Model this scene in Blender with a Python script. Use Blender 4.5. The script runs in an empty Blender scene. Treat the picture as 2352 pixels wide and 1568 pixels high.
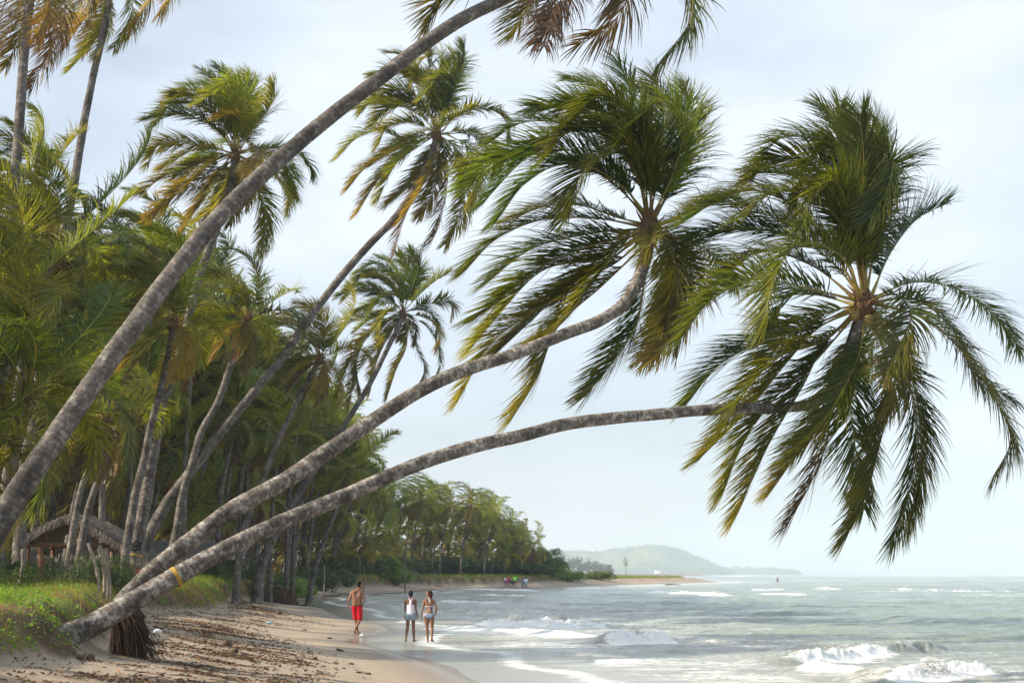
import bpy, bmesh, math, random
import numpy as np
from mathutils import Vector, Matrix
R = math.radians
sc = bpy.context.scene
# ------------------------------------------------------------------ camera, sky, sun, exposure
CAMZ = 2.15
F = 3267.0                                   # focal length in pixels of a 2352 px wide picture (50 mm lens)
TH = math.atan(534.0 / F)
cam = bpy.data.cameras.new("camera")
cam.lens = 50.0; cam.sensor_width = 36.0; cam.clip_start = 0.1; cam.clip_end = 20000
cam.dof.use_dof = True; cam.dof.focus_distance = 33.0; cam.dof.aperture_fstop = 2.2
camo = bpy.data.objects.new("camera", cam); sc.collection.objects.link(camo)
camo.location = (0, 0, CAMZ); camo.rotation_euler = (math.pi / 2 + TH, 0, 0)
sc.camera = camo
SUN_EL, SUN_DIR = R(29), Vector((-0.96, -0.22, 0)).normalized()
world = bpy.data.worlds.new("World"); sc.world = world; world.use_nodes = True
nt = world.node_tree; nt.nodes.clear()
N = nt.nodes.new; LK = nt.links.new
wo = N('ShaderNodeOutputWorld'); bg = N('ShaderNodeBackground'); sky = N('ShaderNodeTexSky')
sky.sky_type = 'NISHITA'; sky.sun_disc = False; sky.sun_elevation = SUN_EL
sky.sun_rotation = math.atan2(SUN_DIR.x, SUN_DIR.y)
sky.air_density = 1.0; sky.dust_density = 2.2; sky.ozone_density = 1.2
bg.inputs[1].default_value = 0.093
tc = N('ShaderNodeTexCoord'); mp = N('ShaderNodeMapping'); mp.inputs['Scale'].default_value = (1.0, 1.0, 2.6)
n1 = N('ShaderNodeTexNoise'); n1.inputs['Scale'].default_value = 2.3; n1.inputs['Detail'].default_value = 6; n1.inputs['Roughness'].default_value = .5
cr = N('ShaderNodeMapRange'); cr.inputs[1].default_value = .36; cr.inputs[2].default_value = .62
cr.inputs[3].default_value = .45; cr.inputs[4].default_value = 1.0
mixc = N('ShaderNodeMix'); mixc.data_type = 'RGBA'; mixc.inputs[7].default_value = (5.75, 6.32, 7.1, 1)
LK(tc.outputs['Generated'], mp.inputs[0]); LK(mp.outputs[0], n1.inputs[0]); LK(n1.outputs[0], cr.inputs[0])
LK(cr.outputs[0], mixc.inputs[0]); LK(sky.outputs[0], mixc.inputs[6]); LK(mixc.outputs[2], bg.inputs[0]); LK(bg.outputs[0], wo.inputs[0])
sl = bpy.data.lights.new("sun", 'SUN'); sl.energy = 5.0; sl.angle = R(0.6); sl.color = (1.0, .88, .70)
slo = bpy.data.objects.new("sun", sl); sc.collection.objects.link(slo)
sd = Vector((SUN_DIR.x * math.cos(SUN_EL), SUN_DIR.y * math.cos(SUN_EL), math.sin(SUN_EL)))
slo.rotation_euler = sd.to_track_quat('Z', 'Y').to_euler(); slo.location = (-60, 0, 60)
sc.view_settings.view_transform = 'Standard'; sc.view_settings.look = 'None'
sc.view_settings.exposure = 0.76; sc.view_settings.gamma = 1.0
sc.render.engine = 'CYCLES'
sc.cycles.max_bounces = 6; sc.cycles.diffuse_bounces = 2; sc.cycles.transmission_bounces = 3; sc.cycles.transparent_max_bounces = 6; sc.cycles.volume_bounces = 1
sc.cycles.use_denoising = True

# ------------------------------------------------------------------ helpers
rg = np.random.default_rng(7)
random.seed(5)
col = sc.collection

def P(px, py, Y):
    """a pixel of the 2352x1568 view at forward distance Y -> world point"""
    dx, dy = px - 1176.0, 784.0 - py
    t = Y / (F * math.cos(TH) - dy * math.sin(TH))
    return np.array([dx * t, Y, CAMZ + t * (dy * math.cos(TH) + F * math.sin(TH))])

def pix(p):
    x, y, z = p[0], p[1], p[2] - CAMZ
    dep = y * math.cos(TH) + z * math.sin(TH); up = -y * math.sin(TH) + z * math.cos(TH)
    return 1176 + F * x / dep, 784 - F * up / dep

def _h(ix, iy, seed):
    n = (ix * 374761393 + iy * 668265263 + seed * 974634777) & 0xffffffff
    n = ((n ^ (n >> 13)) * 1274126177) & 0xffffffff
    return ((n ^ (n >> 16)) & 0xffff) / 65535.0

def vnoise(x, y, seed=0):
    x = np.asarray(x, float); y = np.asarray(y, float)
    ix = np.floor(x).astype(np.int64); iy = np.floor(y).astype(np.int64)
    fx = x - ix; fy = y - iy
    fx = fx * fx * fx * (fx * (fx * 6 - 15) + 10); fy = fy * fy * fy * (fy * (fy * 6 - 15) + 10)
    a = _h(ix, iy, seed); b = _h(ix + 1, iy, seed); c = _h(ix, iy + 1, seed); d = _h(ix + 1, iy + 1, seed)
    return (a + (b - a) * fx) * (1 - fy) + (c + (d - c) * fx) * fy

def fbm(x, y, octv=4, seed=0, gain=.5):
    s = 0; a = 1; t = 0
    for k in range(octv):
        s = s + a * vnoise(x * 2 ** k + 17.3 * k, y * 2 ** k - 9.1 * k, seed + k); t += a; a *= gain
    return s / t * 2 - 1

def sstep(a, b, x):
    t = np.clip((x - a) / (b - a), 0, 1); return t * t * (3 - 2 * t)

class Acc:
    """collects quads with a colour per vertex, builds ONE mesh"""
    def __init__(s): s.v = []; s.f = []; s.c = []; s.uv = []; s.n = 0
    def add(s, v, f, c, uv=None):
        v = np.asarray(v, float).reshape(-1, 3); f = np.asarray(f, np.int64).reshape(-1, 4)
        c = np.asarray(c, float)
        if c.ndim == 1: c = np.tile(c[:3], (len(v), 1))
        s.v.append(v); s.f.append(f + s.n); s.c.append(c); s.n += len(v)
        s.uv.append(np.zeros((len(v), 2)) if uv is None else uv)
    def build(s, name, mat, parent=None, smooth=False, origin=None):
        v = np.concatenate(s.v); f = np.concatenate(s.f); c = np.concatenate(s.c); uv = np.concatenate(s.uv)
        if origin is not None: v = v - np.asarray(origin)
        me = bpy.data.meshes.new(name)
        me.vertices.add(len(v)); me.vertices.foreach_set('co', v.astype(np.float32).ravel())
        me.loops.add(f.size); me.loops.foreach_set('vertex_index', f.astype(np.int32).ravel())
        me.polygons.add(len(f)); me.polygons.foreach_set('loop_start', np.arange(0, f.size, 4, dtype=np.int32))
        me.polygons.foreach_set('loop_total', np.full(len(f), 4, np.int32))
        me.update(calc_edges=True)
        ca = me.color_attributes.new('Col', 'FLOAT_COLOR', 'POINT')
        ca.data.foreach_set('color', np.concatenate([c, np.ones((len(c), 1))], 1).astype(np.float32).ravel())
        ul = me.uv_layers.new(name='UVMap'); ul.data.foreach_set('uv', uv[f.ravel()].astype(np.float32).ravel())
        if smooth: me.polygons.foreach_set('use_smooth', np.ones(len(f), bool))
        me.materials.append(mat)
        o = bpy.data.objects.new(name, me); col.objects.link(o)
        if parent is not None: o.parent = parent
        return o

def tag(o, label=None, cat=None, group=None, kind=None):
    if label: o['label'] = label
    if cat: o['category'] = cat
    if group: o['group'] = group
    if kind: o['kind'] = kind
    return o

def empty(name, loc, label=None, cat=None, group=None, rz=0):
    o = bpy.data.objects.new(name, None); col.objects.link(o); o.location = tuple(loc); o.rotation_euler = (0, 0, rz)
    o.empty_display_size = .2
    return tag(o, label, cat, group)

def copy_tree(o, parent=None):
    c = o.copy(); col.objects.link(c); c.parent = parent
    for ch in list(o.children): copy_tree(ch, c)
    return c

# ------------------------------------------------------------------ materials
def mat(name, color=None, rough=.6, spec=.4, trans=0, attr=False, noise=None, bump=None, metal=0, rnd=0):
    m = bpy.data.materials.new(name); m.use_nodes = True; t = m.node_tree; b = t.nodes['Principled BSDF']
    b.inputs['Roughness'].default_value = rough; b.inputs['Specular IOR Level'].default_value = spec; b.inputs['Metallic'].default_value = metal
    if attr:
        a = t.nodes.new('ShaderNodeVertexColor'); a.layer_name = 'Col'; cs = a.outputs[0]
    else:
        a = t.nodes.new('ShaderNodeRGB'); a.outputs[0].default_value = (*color, 1); cs = a.outputs[0]
    if rnd:
        oi = t.nodes.new('ShaderNodeObjectInfo'); hs = t.nodes.new('ShaderNodeHueSaturation')
        mr = t.nodes.new('ShaderNodeMapRange'); mr.inputs[3].default_value = .5 - .03 * rnd; mr.inputs[4].default_value = .5 + .02 * rnd
        mv = t.nodes.new('ShaderNodeMapRange'); mv.inputs[3].default_value = 1 - .25 * rnd; mv.inputs[4].default_value = 1 + .25 * rnd
        t.links.new(oi.outputs['Random'], mr.inputs[0]); t.links.new(oi.outputs['Random'], mv.inputs[0])
        t.links.new(mr.outputs[0], hs.inputs['Hue']); t.links.new(mv.outputs[0], hs.inputs['Value']); t.links.new(cs, hs.inputs['Color']); cs = hs.outputs[0]
    if noise:
        tcn = t.nodes.new('ShaderNodeTexCoord')
        nn = t.nodes.new('ShaderNodeTexNoise'); nn.inputs['Scale'].default_value = noise[0]; nn.inputs['Detail'].default_value = 5
        t.links.new(tcn.outputs['Object'], nn.inputs[0])
        mr = t.nodes.new('ShaderNodeMapRange'); mr.inputs[1].default_value = .3; mr.inputs[2].default_value = .7
        mr.inputs[3].default_value = 1 - noise[1]; mr.inputs[4].default_value = 1 + noise[1]; t.links.new(nn.outputs[0], mr.inputs[0])
        mx = t.nodes.new('ShaderNodeVectorMath'); mx.operation = 'SCALE'; t.links.new(cs, mx.inputs[0]); t.links.new(mr.outputs[0], mx.inputs['Scale']); cs = mx.outputs[0]
    t.links.new(cs, b.inputs['Base Color'])
    if bump:
        tcb = t.nodes.new('ShaderNodeTexCoord')
        nb = t.nodes.new('ShaderNodeTexNoise'); nb.inputs['Scale'].default_value = bump[0]; nb.inputs['Detail'].default_value = 5
        t.links.new(tcb.outputs['Object'], nb.inputs[0])
        bp = t.nodes.new('ShaderNodeBump'); bp.inputs['Strength'].default_value = bump[1]; bp.inputs['Distance'].default_value = bump[2]
        t.links.new(nb.outputs[0], bp.inputs['Height']); t.links.new(bp.outputs[0], b.inputs['Normal'])
    if trans:
        out = t.nodes['Material Output']; tr = t.nodes.new('ShaderNodeBsdfTranslucent'); ms = t.nodes.new('ShaderNodeMixShader')
        sv = t.nodes.new('ShaderNodeVectorMath'); sv.operation = 'MULTIPLY'; sv.inputs[1].default_value = (2.9, 2.6, .8)
        t.links.new(cs, sv.inputs[0]); t.links.new(sv.outputs[0], tr.inputs[0])
        ms.inputs[0].default_value = trans; t.links.new(b.outputs[0], ms.inputs[1]); t.links.new(tr.outputs[0], ms.inputs[2]); t.links.new(ms.outputs[0], out.inputs[0])
    return m

M = {}
M['leaf'] = mat('palm_leaf', attr=True, rough=.48, spec=.32, trans=.34, rnd=1)
M['bush'] = mat('bush_leaf', attr=True, rough=.5, spec=.4, trans=.25, rnd=1)
M['grass'] = mat('grass_blades', attr=True, rough=.6, spec=.2, trans=.35)
M['wood'] = mat('weathered_wood', (.20, .165, .13), .85, .2, noise=(9, .4), bump=(30, .6, .01), rnd=1)
M['beam'] = mat('brown_beam', (.13, .06, .032), .7, .3, noise=(7, .3))
M['thatch'] = mat('thatch', attr=True, rough=.9, spec=.1)
M['debris'] = mat('debris', attr=True, rough=.9, spec=.1)
M['nut'] = mat('coconut_husk_green', attr=True, rough=.45, spec=.4, noise=(14, .25))
M['husk'] = mat('old_husk', (.11, .075, .05), .9, .2, noise=(20, .4), bump=(40, .7, .01))
M['root'] = mat('palm_roots', attr=True, rough=.95, spec=.1)
M['plastic'] = mat('white_plastic', (.75, .78, .8), .35, .5, noise=(20, .05))
M['blueplastic'] = mat('blue_plastic', (.25, .5, .6), .35, .5, noise=(20, .05))
M['far'] = mat('far_trees', attr=True, rough=.9, spec=.05)
M['mast'] = mat('mast_paint', attr=True, rough=.5)
M['house'] = mat('house_wall', attr=True, rough=.8)
M['paint'] = mat('yellow_paint', (.42, .25, .05), .7, .2, noise=(12, .25))
M['black'] = mat('black_paint', (.012, .012, .013), .7, .2, noise=(30, .3))
M['net'] = mat('orange_net', (.65, .12, .04), .7, .2, noise=(30, .3))

def trunk_mat(name, base, pale, amt, ring=11.0):
    m = bpy.data.materials.new(name); m.use_nodes = True; t = m.node_tree; b = t.nodes['Principled BSDF']
    b.inputs['Roughness'].default_value = .9; b.inputs['Specular IOR Level'].default_value = .15
    n_ = t.nodes.new; l = t.links.new
    uv = n_('ShaderNodeUVMap'); uv.uv_map = 'UVMap'
    tcx = n_('ShaderNodeTexCoord'); nz = n_('ShaderNodeTexNoise'); nz.inputs['Scale'].default_value = 8.0; nz.inputs['Detail'].default_value = 8; nz.inputs['Roughness'].default_value = .72
    l(tcx.outputs['Object'], nz.inputs[0])
    sp = n_('ShaderNodeSeparateXYZ'); l(uv.outputs[0], sp.inputs[0])
    nz2 = n_('ShaderNodeTexNoise'); nz2.inputs['Scale'].default_value = 2.2; nz2.inputs['Detail'].default_value = 4; l(tcx.outputs['Object'], nz2.inputs[0])
    ad = n_('ShaderNodeMath'); ad.operation = 'MULTIPLY_ADD'; ad.inputs[1].default_value = .12; l(nz.outputs[0], ad.inputs[0]); l(sp.outputs[1], ad.inputs[2])
    fr = n_('ShaderNodeMath'); fr.operation = 'MULTIPLY'; fr.inputs[1].default_value = ring; l(ad.outputs[0], fr.inputs[0])
    f2 = n_('ShaderNodeMath'); f2.operation = 'FRACT'; l(fr.outputs[0], f2.inputs[0])
    rp = n_('ShaderNodeMapRange'); rp.inputs[1].default_value = 0; rp.inputs[2].default_value = .28; rp.inputs[3].default_value = .62; rp.inputs[4].default_value = 1; l(f2.outputs[0], rp.inputs[0])
    pm = n_('ShaderNodeMapRange'); pm.inputs[1].default_value = .60 - amt * .3; pm.inputs[2].default_value = .74 - amt * .3; l(nz.outputs[0], pm.inputs[0])
    mx = n_('ShaderNodeMix'); mx.data_type = 'RGBA'; mx.inputs[6].default_value = (*base, 1); mx.inputs[7].default_value = (*pale, 1); l(pm.outputs[0], mx.inputs[0])
    dk = n_('ShaderNodeMapRange'); dk.inputs[1].default_value = .36; dk.inputs[2].default_value = .55; dk.inputs[3].default_value = .50; dk.inputs[4].default_value = 1.1; l(nz2.outputs[0], dk.inputs[0])
    mu = n_('ShaderNodeMath'); mu.operation = 'MULTIPLY'; l(rp.outputs[0], mu.inputs[0]); l(dk.outputs[0], mu.inputs[1])
    vm = n_('ShaderNodeVectorMath'); vm.operation = 'SCALE'; l(mx.outputs[2], vm.inputs[0]); l(mu.outputs[0], vm.inputs['Scale'])
    l(vm.outputs[0], b.inputs['Base Color'])
    hs = n_('ShaderNodeMath'); hs.operation = 'MULTIPLY_ADD'; hs.inputs[1].default_value = .5; l(nz.outputs[0], hs.inputs[0]); l(rp.outputs[0], hs.inputs[2])
    bp = n_('ShaderNodeBump'); bp.inputs['Strength'].default_value = .7; bp.inputs['Distance'].default_value = .012; l(hs.outputs[0], bp.inputs['Height']); l(bp.outputs[0], b.inputs['Normal'])
    return m
M['trunk'] = trunk_mat('palm_bark', (.115, .10, .09), (.27, .25, .225), .33)
M['trunk_lichen'] = trunk_mat('palm_bark_lichen', (.125, .105, .09), (.36, .335, .30), .42)
M['trunk_brown'] = trunk_mat('palm_bark_brown', (.14, .085, .06), (.3, .25, .21), .15, 13)

# ------------------------------------------------------------------ terrain function
SH = np.array([(-60, 12), (-10, 6), (0, 4), (12, 1.9), (20, .7), (28, -.4), (34, -1.5), (40, -3.0), (43.5, -4.1), (46.8, -5.1), (50, -4.9), (56, -4.5), (62, -5.4), (71, -8.0), (90, -11.5), (105, -14.9),
    (115, -16.8), (135, -18), (150, -17), (165, -14), (195, -12), (210, -9.5), (219, -5), (226, 2.5), (250, 12), (292, 23), (350, 42), (405, 58),
    (425, 61), (445, 58), (600, 62), (1000, 85), (2000, 270), (2500, 345), (3000, 420), (3400, 300), (3500, -2500)], float)

def shore_s(x, y):
    x = np.asarray(x, float); y = np.asarray(y, float)
    best = np.full(x.shape, 1e9)
    for (y0, x0), (y1, x1) in zip(SH[:-1], SH[1:]):
        dx, dy = x1 - x0, y1 - y0; L = dx * dx + dy * dy
        t = np.clip(((x - x0) * dx + (y - y0) * dy) / L, 0, 1)
        best = np.minimum(best, np.hypot(x - x0 - t * dx, y - y0 - t * dy))
    xs = np.interp(y, SH[:, 0], SH[:, 1])
    return np.where(x < xs, best, -best)

def bank_foot(y, x=0):
    f = np.interp(y, [0, 30, 68, 95], [7.2, 6.9, 6.4, 4.3]) + .7 * fbm(y / 6.0, y * 0 + 3.3, 3, 11) + .35 * fbm(y / .9, y * 0 + 1.7, 2, 5)
    jut = sstep(97.0, 97.9, y) * (1 - sstep(106, 107.2, y))
    f = f * (1 - jut) + .9 * jut
    f = f - .4 * sstep(108, 114, y) * (1 - sstep(215, 235, y)) + 5 * sstep(225, 300, y)
    return f

def ground_parts(x, y):
    s = shore_s(x, y)
    base = np.where(s < 0, np.maximum(.10 * s, -1.6), np.where(s < 2.2, .078 * s, .172 + .145 * (s - 2.2)))
    base = np.minimum(base, .95 + .01 * (s - 7.6))
    base = np.where(s > 3, base + .018 * fbm(x / .45, y / .45, 3, 21) * sstep(3, 5, s) + .05 * fbm(x / 2.2, y / 2.2, 2, 23) * sstep(2.5, 5, s), base)
    f = bank_foot(y)
    st = sstep(0, 1.25, s - f)
    far = sstep(240, 330, y)
    top = 1.72 + .16 * fbm(x / 3.0, y / 3.0, 3, 31) + .9 * sstep(12, 45, s) * (1 - far) - .45 * far + .08 * fbm(x / .5, y / .5, 3, 33)
    top = top - .25 * sstep(30, 16, y)
    jut = sstep(97.0, 97.9, y) * (1 - sstep(106, 107.2, y)); top = top - .35 * jut
    z = base * (1 - st) + np.maximum(top, base) * st
    z = z + .12 * sstep(112, 125, y) * (1 - sstep(400, 440, y)) * sstep(0, 2.5, s) * (1 - st)
    for mx_, my_, mh_, mr_ in MOUNDS:
        mg = np.exp(-((x - mx_) ** 2 + (y - my_) ** 2) / mr_ ** 2); z = z + mh_ * mg * (1 + .35 * fbm(x / .2, y / .2, 3, 37)); st = np.maximum(st, .62 * sstep(.08, .5, mg + .25 * fbm(x / .3, y / .3, 3, 39)))
    return z, s, f, st

MOUNDS = []
def gz(x, y):
    return float(ground_parts(np.array([float(x)]), np.array([float(y)]))[0][0])

def G(px, py, y0=10, y1=600):
    """where the view ray through a pixel meets the ground or the water"""
    Ys = np.geomspace(y0, y1, 3000); a = P(px, py, 1.0); d = a - np.array([0, 0, CAMZ])
    X = d[0] * Ys; Z = CAMZ + d[2] * Ys
    g = np.maximum(ground_parts(X, Ys)[0], 0.0)
    k = np.argmax(Z <= g)
    return np.array([X[k], Ys[k], g[k]])

_q = G(112, 1490); MOUNDS = [(_q[0] - .1, _q[1] + .05, .34, .42)]
def grid_faces(nr, nc):
    i = np.arange(nr - 1)[:, None] * nc + np.arange(nc - 1)[None, :]
    return np.stack([i, i + 1, i + nc + 1, i + nc], -1).reshape(-1, 4)

def build_ground():
    Ys = np.concatenate([np.linspace(-40, 4, 12)[:-1], np.geomspace(4, 520, 620), np.geomspace(530, 3450, 40)])
    tans = np.concatenate([np.linspace(-1.6, -.62, 60), np.linspace(-.6, .3, 560), np.linspace(.31, .6, 25)])
    YY = np.repeat(Ys[:, None], len(tans), 1)
    XX = tans[None, :] * (np.maximum(YY, 4) + 3)
    x, y = XX.ravel(), YY.ravel()
    z, s, f, st = ground_parts(x, y)
    n1 = fbm(x / .8, y / .8, 4, 41); n2 = fbm(x / .12, y / .12, 3, 43); n3 = fbm(x / 3, y / 6, 3, 47)
    sand = np.array([.385, .31, .23]); sand2 = np.array([.25, .19, .135]); wet = np.array([.29, .235, .185])
    soil = np.array([.085, .05, .032]); grs = np.array([.13, .13, .045]); dry = np.array([.20, .12, .06])
    c = sand[None] * (1 + .07 * n1 + .07 * n2)[:, None]
    m = (sstep(-.1, .5, n3 + .4 * n1) * sstep(3.5, 5.5, s))[:, None] * .6; c = c * (1 - m) + sand2 * m  # browner sand tone; also puts some shade into the sand colour
    w = (1 - sstep(.8, 2.2, s + .5 * fbm(x / 3, y / 5, 2, 51)))[:, None]; c = c * (1 - w) + wet * w
    # strandline litter darkening the sand itself (rotted leaf dust)
    lt = sstep(.15, .55, fbm(x / .5, y / .35, 4, 53) + .35 * np.exp(-((s - 5.2) / 1.3) ** 2)) * sstep(3.6, 4.6, s) * (1 - st); lt = (lt * .45)[:, None]
    c = c * (1 - lt) + np.array([.2, .13, .085]) * lt
    fc = (st * (1 - st) * 4)[:, None]; tp = st[:, None]
    gm = (sstep(-.5, .1, n1 + .5 * n3))[:, None]
    topc = grs * gm + dry * (1 - gm); topc = topc * (1 + .3 * n2)[:, None]
    c = c * (1 - tp) + topc * tp
    sm = np.clip(fc * 1.2, 0, 1) * (.6 + .4 * sstep(-.3, .3, n1))[:, None]; c = c * (1 - sm) + soil * sm
    jf = sstep(96.2, 97.0, y) * (1 - sstep(97.6, 98.6, y)) * (s < 8) * sstep(-.5, .5, s); jf = jf[:, None]; c = c * (1 - jf) + soil * jf
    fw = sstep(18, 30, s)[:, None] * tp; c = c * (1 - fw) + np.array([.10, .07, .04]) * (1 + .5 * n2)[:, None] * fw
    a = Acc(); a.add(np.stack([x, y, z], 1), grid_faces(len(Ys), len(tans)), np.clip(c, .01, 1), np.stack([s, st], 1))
    m_ = bpy.data.materials.new('beach_ground'); m_.use_nodes = True; t = m_.node_tree; b = t.nodes['Principled BSDF']; nn = t.nodes.new; l = t.links.new
    vc = nn('ShaderNodeVertexColor'); vc.layer_name = 'Col'; uv = nn('ShaderNodeUVMap'); uv.uv_map = 'UVMap'; sp = nn('ShaderNodeSeparateXYZ'); l(uv.outputs[0], sp.inputs[0])
    tcg = nn('ShaderNodeTexCoord'); nz = nn('ShaderNodeTexNoise'); nz.inputs['Scale'].default_value = 6; nz.inputs['Detail'].default_value = 9; nz.inputs['Roughness'].default_value = .7; l(tcg.outputs['Object'], nz.inputs[0])
    mr = nn('ShaderNodeMapRange'); mr.inputs[1].default_value = .3; mr.inputs[2].default_value = .7; mr.inputs[3].default_value = .86; mr.inputs[4].default_value = 1.1; l(nz.outputs[0], mr.inputs[0])
    vm = nn('ShaderNodeVectorMath'); vm.operation = 'SCALE'; l(vc.outputs[0], vm.inputs[0]); l(mr.outputs[0], vm.inputs['Scale']); l(vm.outputs[0], b.inputs['Base Color'])
    rr = nn('ShaderNodeMapRange'); rr.inputs[1].default_value = .2; rr.inputs[2].default_value = 1.5; rr.inputs[3].default_value = .18; rr.inputs[4].default_value = .95; l(sp.outputs[0], rr.inputs[0]); l(rr.outputs[0], b.inputs['Roughness'])
    b.inputs['Specular IOR Level'].default_value = .3
    bs = nn('ShaderNodeMapRange'); bs.inputs[1].default_value = 1.5; bs.inputs[2].default_value = 4.5; bs.inputs[3].default_value = .03; bs.inputs[4].default_value = .8; l(sp.outputs[0], bs.inputs[0])
    bp = nn('ShaderNodeBump'); bp.inputs['Distance'].default_value = .05; l(bs.outputs[0], bp.inputs['Strength']); l(nz.outputs[0], bp.inputs['Height']); l(bp.outputs[0], b.inputs['Normal'])
    o = a.build('ground', m_, smooth=True); tag(o, kind='structure')
build_ground()

# ------------------------------------------------------------------ sea
# breakers: crest from A to B (pixels on the water), height, foam side
def W(px, py): 
    d = P(px, py, 1.0) - np.array([0, 0, CAMZ]); k = -CAMZ / d[2]; return np.array([d[0] * k, k])
BRK = [  # ax, ay, bx, by, height, front width, foam 0..1, foam end a..b
    (1100, 1442, 1400, 1440, .52, .8, 1.0, 0, 1), (985, 1444, 1330, 1462, .22, .8, .95, 0, 1),
    (1408, 1480, 1560, 1476, .50, .55, 1.0, 0, 1), (1560, 1477, 1800, 1478, .18, .6, .15, 0, 1),
    (1790, 1492, 1990, 1498, .22, .6, .1, 0, 1), (1860, 1524, 2215, 1490, .46, .65, .8, 0, .55), (2080, 1566, 2330, 1548, .36, .55, 1.0, 0, .85),
    (1830, 1540, 1960, 1548, .22, .4, .8, 0, 1), (1480, 1362, 1650, 1368, .40, 1.3, 1.0, .0, 1),
    (1730, 1356, 1815, 1356, .3, 1.4, 1.0, 0, 1), (1825, 1352, 2100, 1358, .22, 1.4, .6, 0, 1), (1730, 1364, 1830, 1367, .22, 1.3, .9, 0, 1),
    (1940, 1416, 2080, 1432, .32, 1.2, .0, 0, 1), (1400, 1385, 1560, 1389, .22, 1.2, .0, 0, 1), (2120, 1358, 2320, 1362, .25, 1.4, .55, 0, 1),
    (1010, 1381, 1130, 1386, .2, 1.0, .9, 0, 1), (1090, 1366, 1250, 1370, .2, 1.3, .9, 0, 1), (1170, 1396, 1290, 1390, .15, .7, .3, 0, 1),
    (1060, 1407, 1150, 1408, .15, .6, .5, 0, 1), (1370, 1519, 1480, 1517, .12, .3, .8, 0, 1), (1240, 1500, 1330, 1508, .14, .5, .3, 0, 1),
    (1060, 1352, 1200, 1357, .2, 1.8, 1.0, 0, 1), (1280, 1350, 1420, 1352, .2, 2.2, .9, 0, 1),
    (2150, 1402, 2300, 1408, .2, 1.5, .05, 0, 1), (1650, 1400, 1800, 1404, .18, 1.3, .0, 0, 1), (1600, 1430, 1760, 1436, .18, 1.0, .0, 0, 1), (2180, 1450, 2340, 1456, .2, .9, .0, 0, 1)]

def sea_fields(x, y):
    s = shore_s(x, y); d = -s
    open_ = sstep(1.0, 14, d)
    r = np.hypot(x, y)
    near = 1 - sstep(70, 220, r)
    z = np.zeros_like(x)
    warp = 1.5 * fbm(x / 9, y / 9, 2, 61)
    z += open_ * .05 * np.sin((y * .95 + x * .35) / 1.05 + 2.2 * warp) * (.4 + .6 * vnoise(x / 5, y / 3, 63)) * (1 - sstep(150, 400, r))
    z += open_ * .13 * fbm(x / 2.8, y / 1.0, 4, 67, .6) * (1 - sstep(120, 350, r))
    z += sstep(3, 18, d) * .22 * fbm(x / 14, y / 5, 3, 69) * (1 - sstep(500, 1500, r))
    z += sstep(8, 45, d) * .6 * fbm(x / 45, y / 11, 4, 71) * sstep(80, 300, r) * (1 - sstep(2500, 4500, r))
    z += (.12 + .88 * open_) * near * .035 * fbm(x / .55, y / .26, 3, 73, .6)
    z += (-.015 + .035 * fbm(x / 4.2, y / 3.6, 3, 75)) * (1 - open_) * sstep(-3, 0, d + 2.5)
    foam = np.zeros_like(x)
    for i, (ax, ay, bx, by, h, w, fo, f0, f1) in enumerate(BRK):
        A, B = W(ax, ay), W(bx, by); D = B - A; L = np.hypot(*D); D = D / L; Nn = np.array([D[1], -D[0]])  # towards the camera
        rx, ry = x - A[0], y - A[1]
        u = (rx * D[0] + ry * D[1]) / L; v = rx * Nn[0] + ry * Nn[1]
        mask = (u > -.6) & (u < 1.6) & (np.abs(v) < 8 * w)
        if not mask.any(): continue
        uu, vv = u[mask], v[mask]; xx, yy = x[mask], y[mask]
        vv = vv + .35 * w * fbm(uu * L / .9 + i * 7, yy * 0 + i, 3, 80 + i)
        env = sstep(-.22, .16, uu) * (1 - sstep(.80, 1.25, uu)) * (.75 + .35 * vnoise(uu * L / .8, yy * 0 + 3 * i, 90 + i))
        q = vv + w                                   # crest sits w behind the line, foot at the line
        prof = np.where(q > 0, np.exp(-(q / (w * .52)) ** 2), np.exp(-(q / (w * 1.7)) ** 2))
        lump = fo * .16 * fbm(xx / .16, yy / .16, 3, 100 + i) * prof
        rag = fo * prof * (.50 * fbm(xx / .35, yy / .35, 4, 140 + i, .65) + .22 * np.abs(fbm(xx / .11, yy / .11, 2, 170 + i)))
        z[mask] += .66 * h * env * (prof + rag)
        fe = sstep(f0 - .12, f0 + .08, uu) * (1 - sstep(f1 - .1, f1 + .12, uu))
        ff = fo * fe * sstep(-.25 * w, .1 * w, q) * (1 - sstep(.7 * w, 1.6 * w, q)) + .36 * fo * fe * sstep(-2 * w, 0, q) * (1 - sstep(1.5 * w, 5 * w, q))
        foam[mask] = np.maximum(foam[mask], ff)
    # surf sheets and swash lines along the shore
    bnd = np.exp(-((d - 2.2 - 1.0 * fbm(x / 5, y / 5, 2, 113)) / .5) ** 2) * .80
    edge = np.exp(-((d + .55 - .9 * fbm(x / 3.2, y / 4.2, 2, 75)) / .16) ** 2) * .72
    sheet = .43 * sstep(2.5, 6, d) * (1 - sstep(10, 22, d)) + .26 * sstep(1, 3, d) * (1 - sstep(4, 8, d))
    sheet = sheet * (1 - .35 * sstep(.0, .5, fbm(x / 4, y / 3, 3, 117)))
    near_bot = .75 * np.exp(-((y - 27.3 - .12 * x - .8 * fbm(x / 2, y / 2, 2, 119)) / 1.6) ** 2) * sstep(1.5, 3, d)
    caps = .55 * sstep(.62, .8, vnoise(x / 16, y / 9, 121)) * sstep(.55, .75, vnoise(x / 3.5, y / 1.6, 123)) * sstep(90, 160, r) * (1 - sstep(1500, 3500, r))
    reef = .9 * sstep(1400, 1700, y) * (1 - sstep(2300, 2600, y)) * sstep(.56, .75, vnoise(x / 45, y / 160, 125))
    foam = np.maximum.reduce([foam, bnd, edge, sheet, near_bot, caps, reef])
    return z, foam, d

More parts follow.
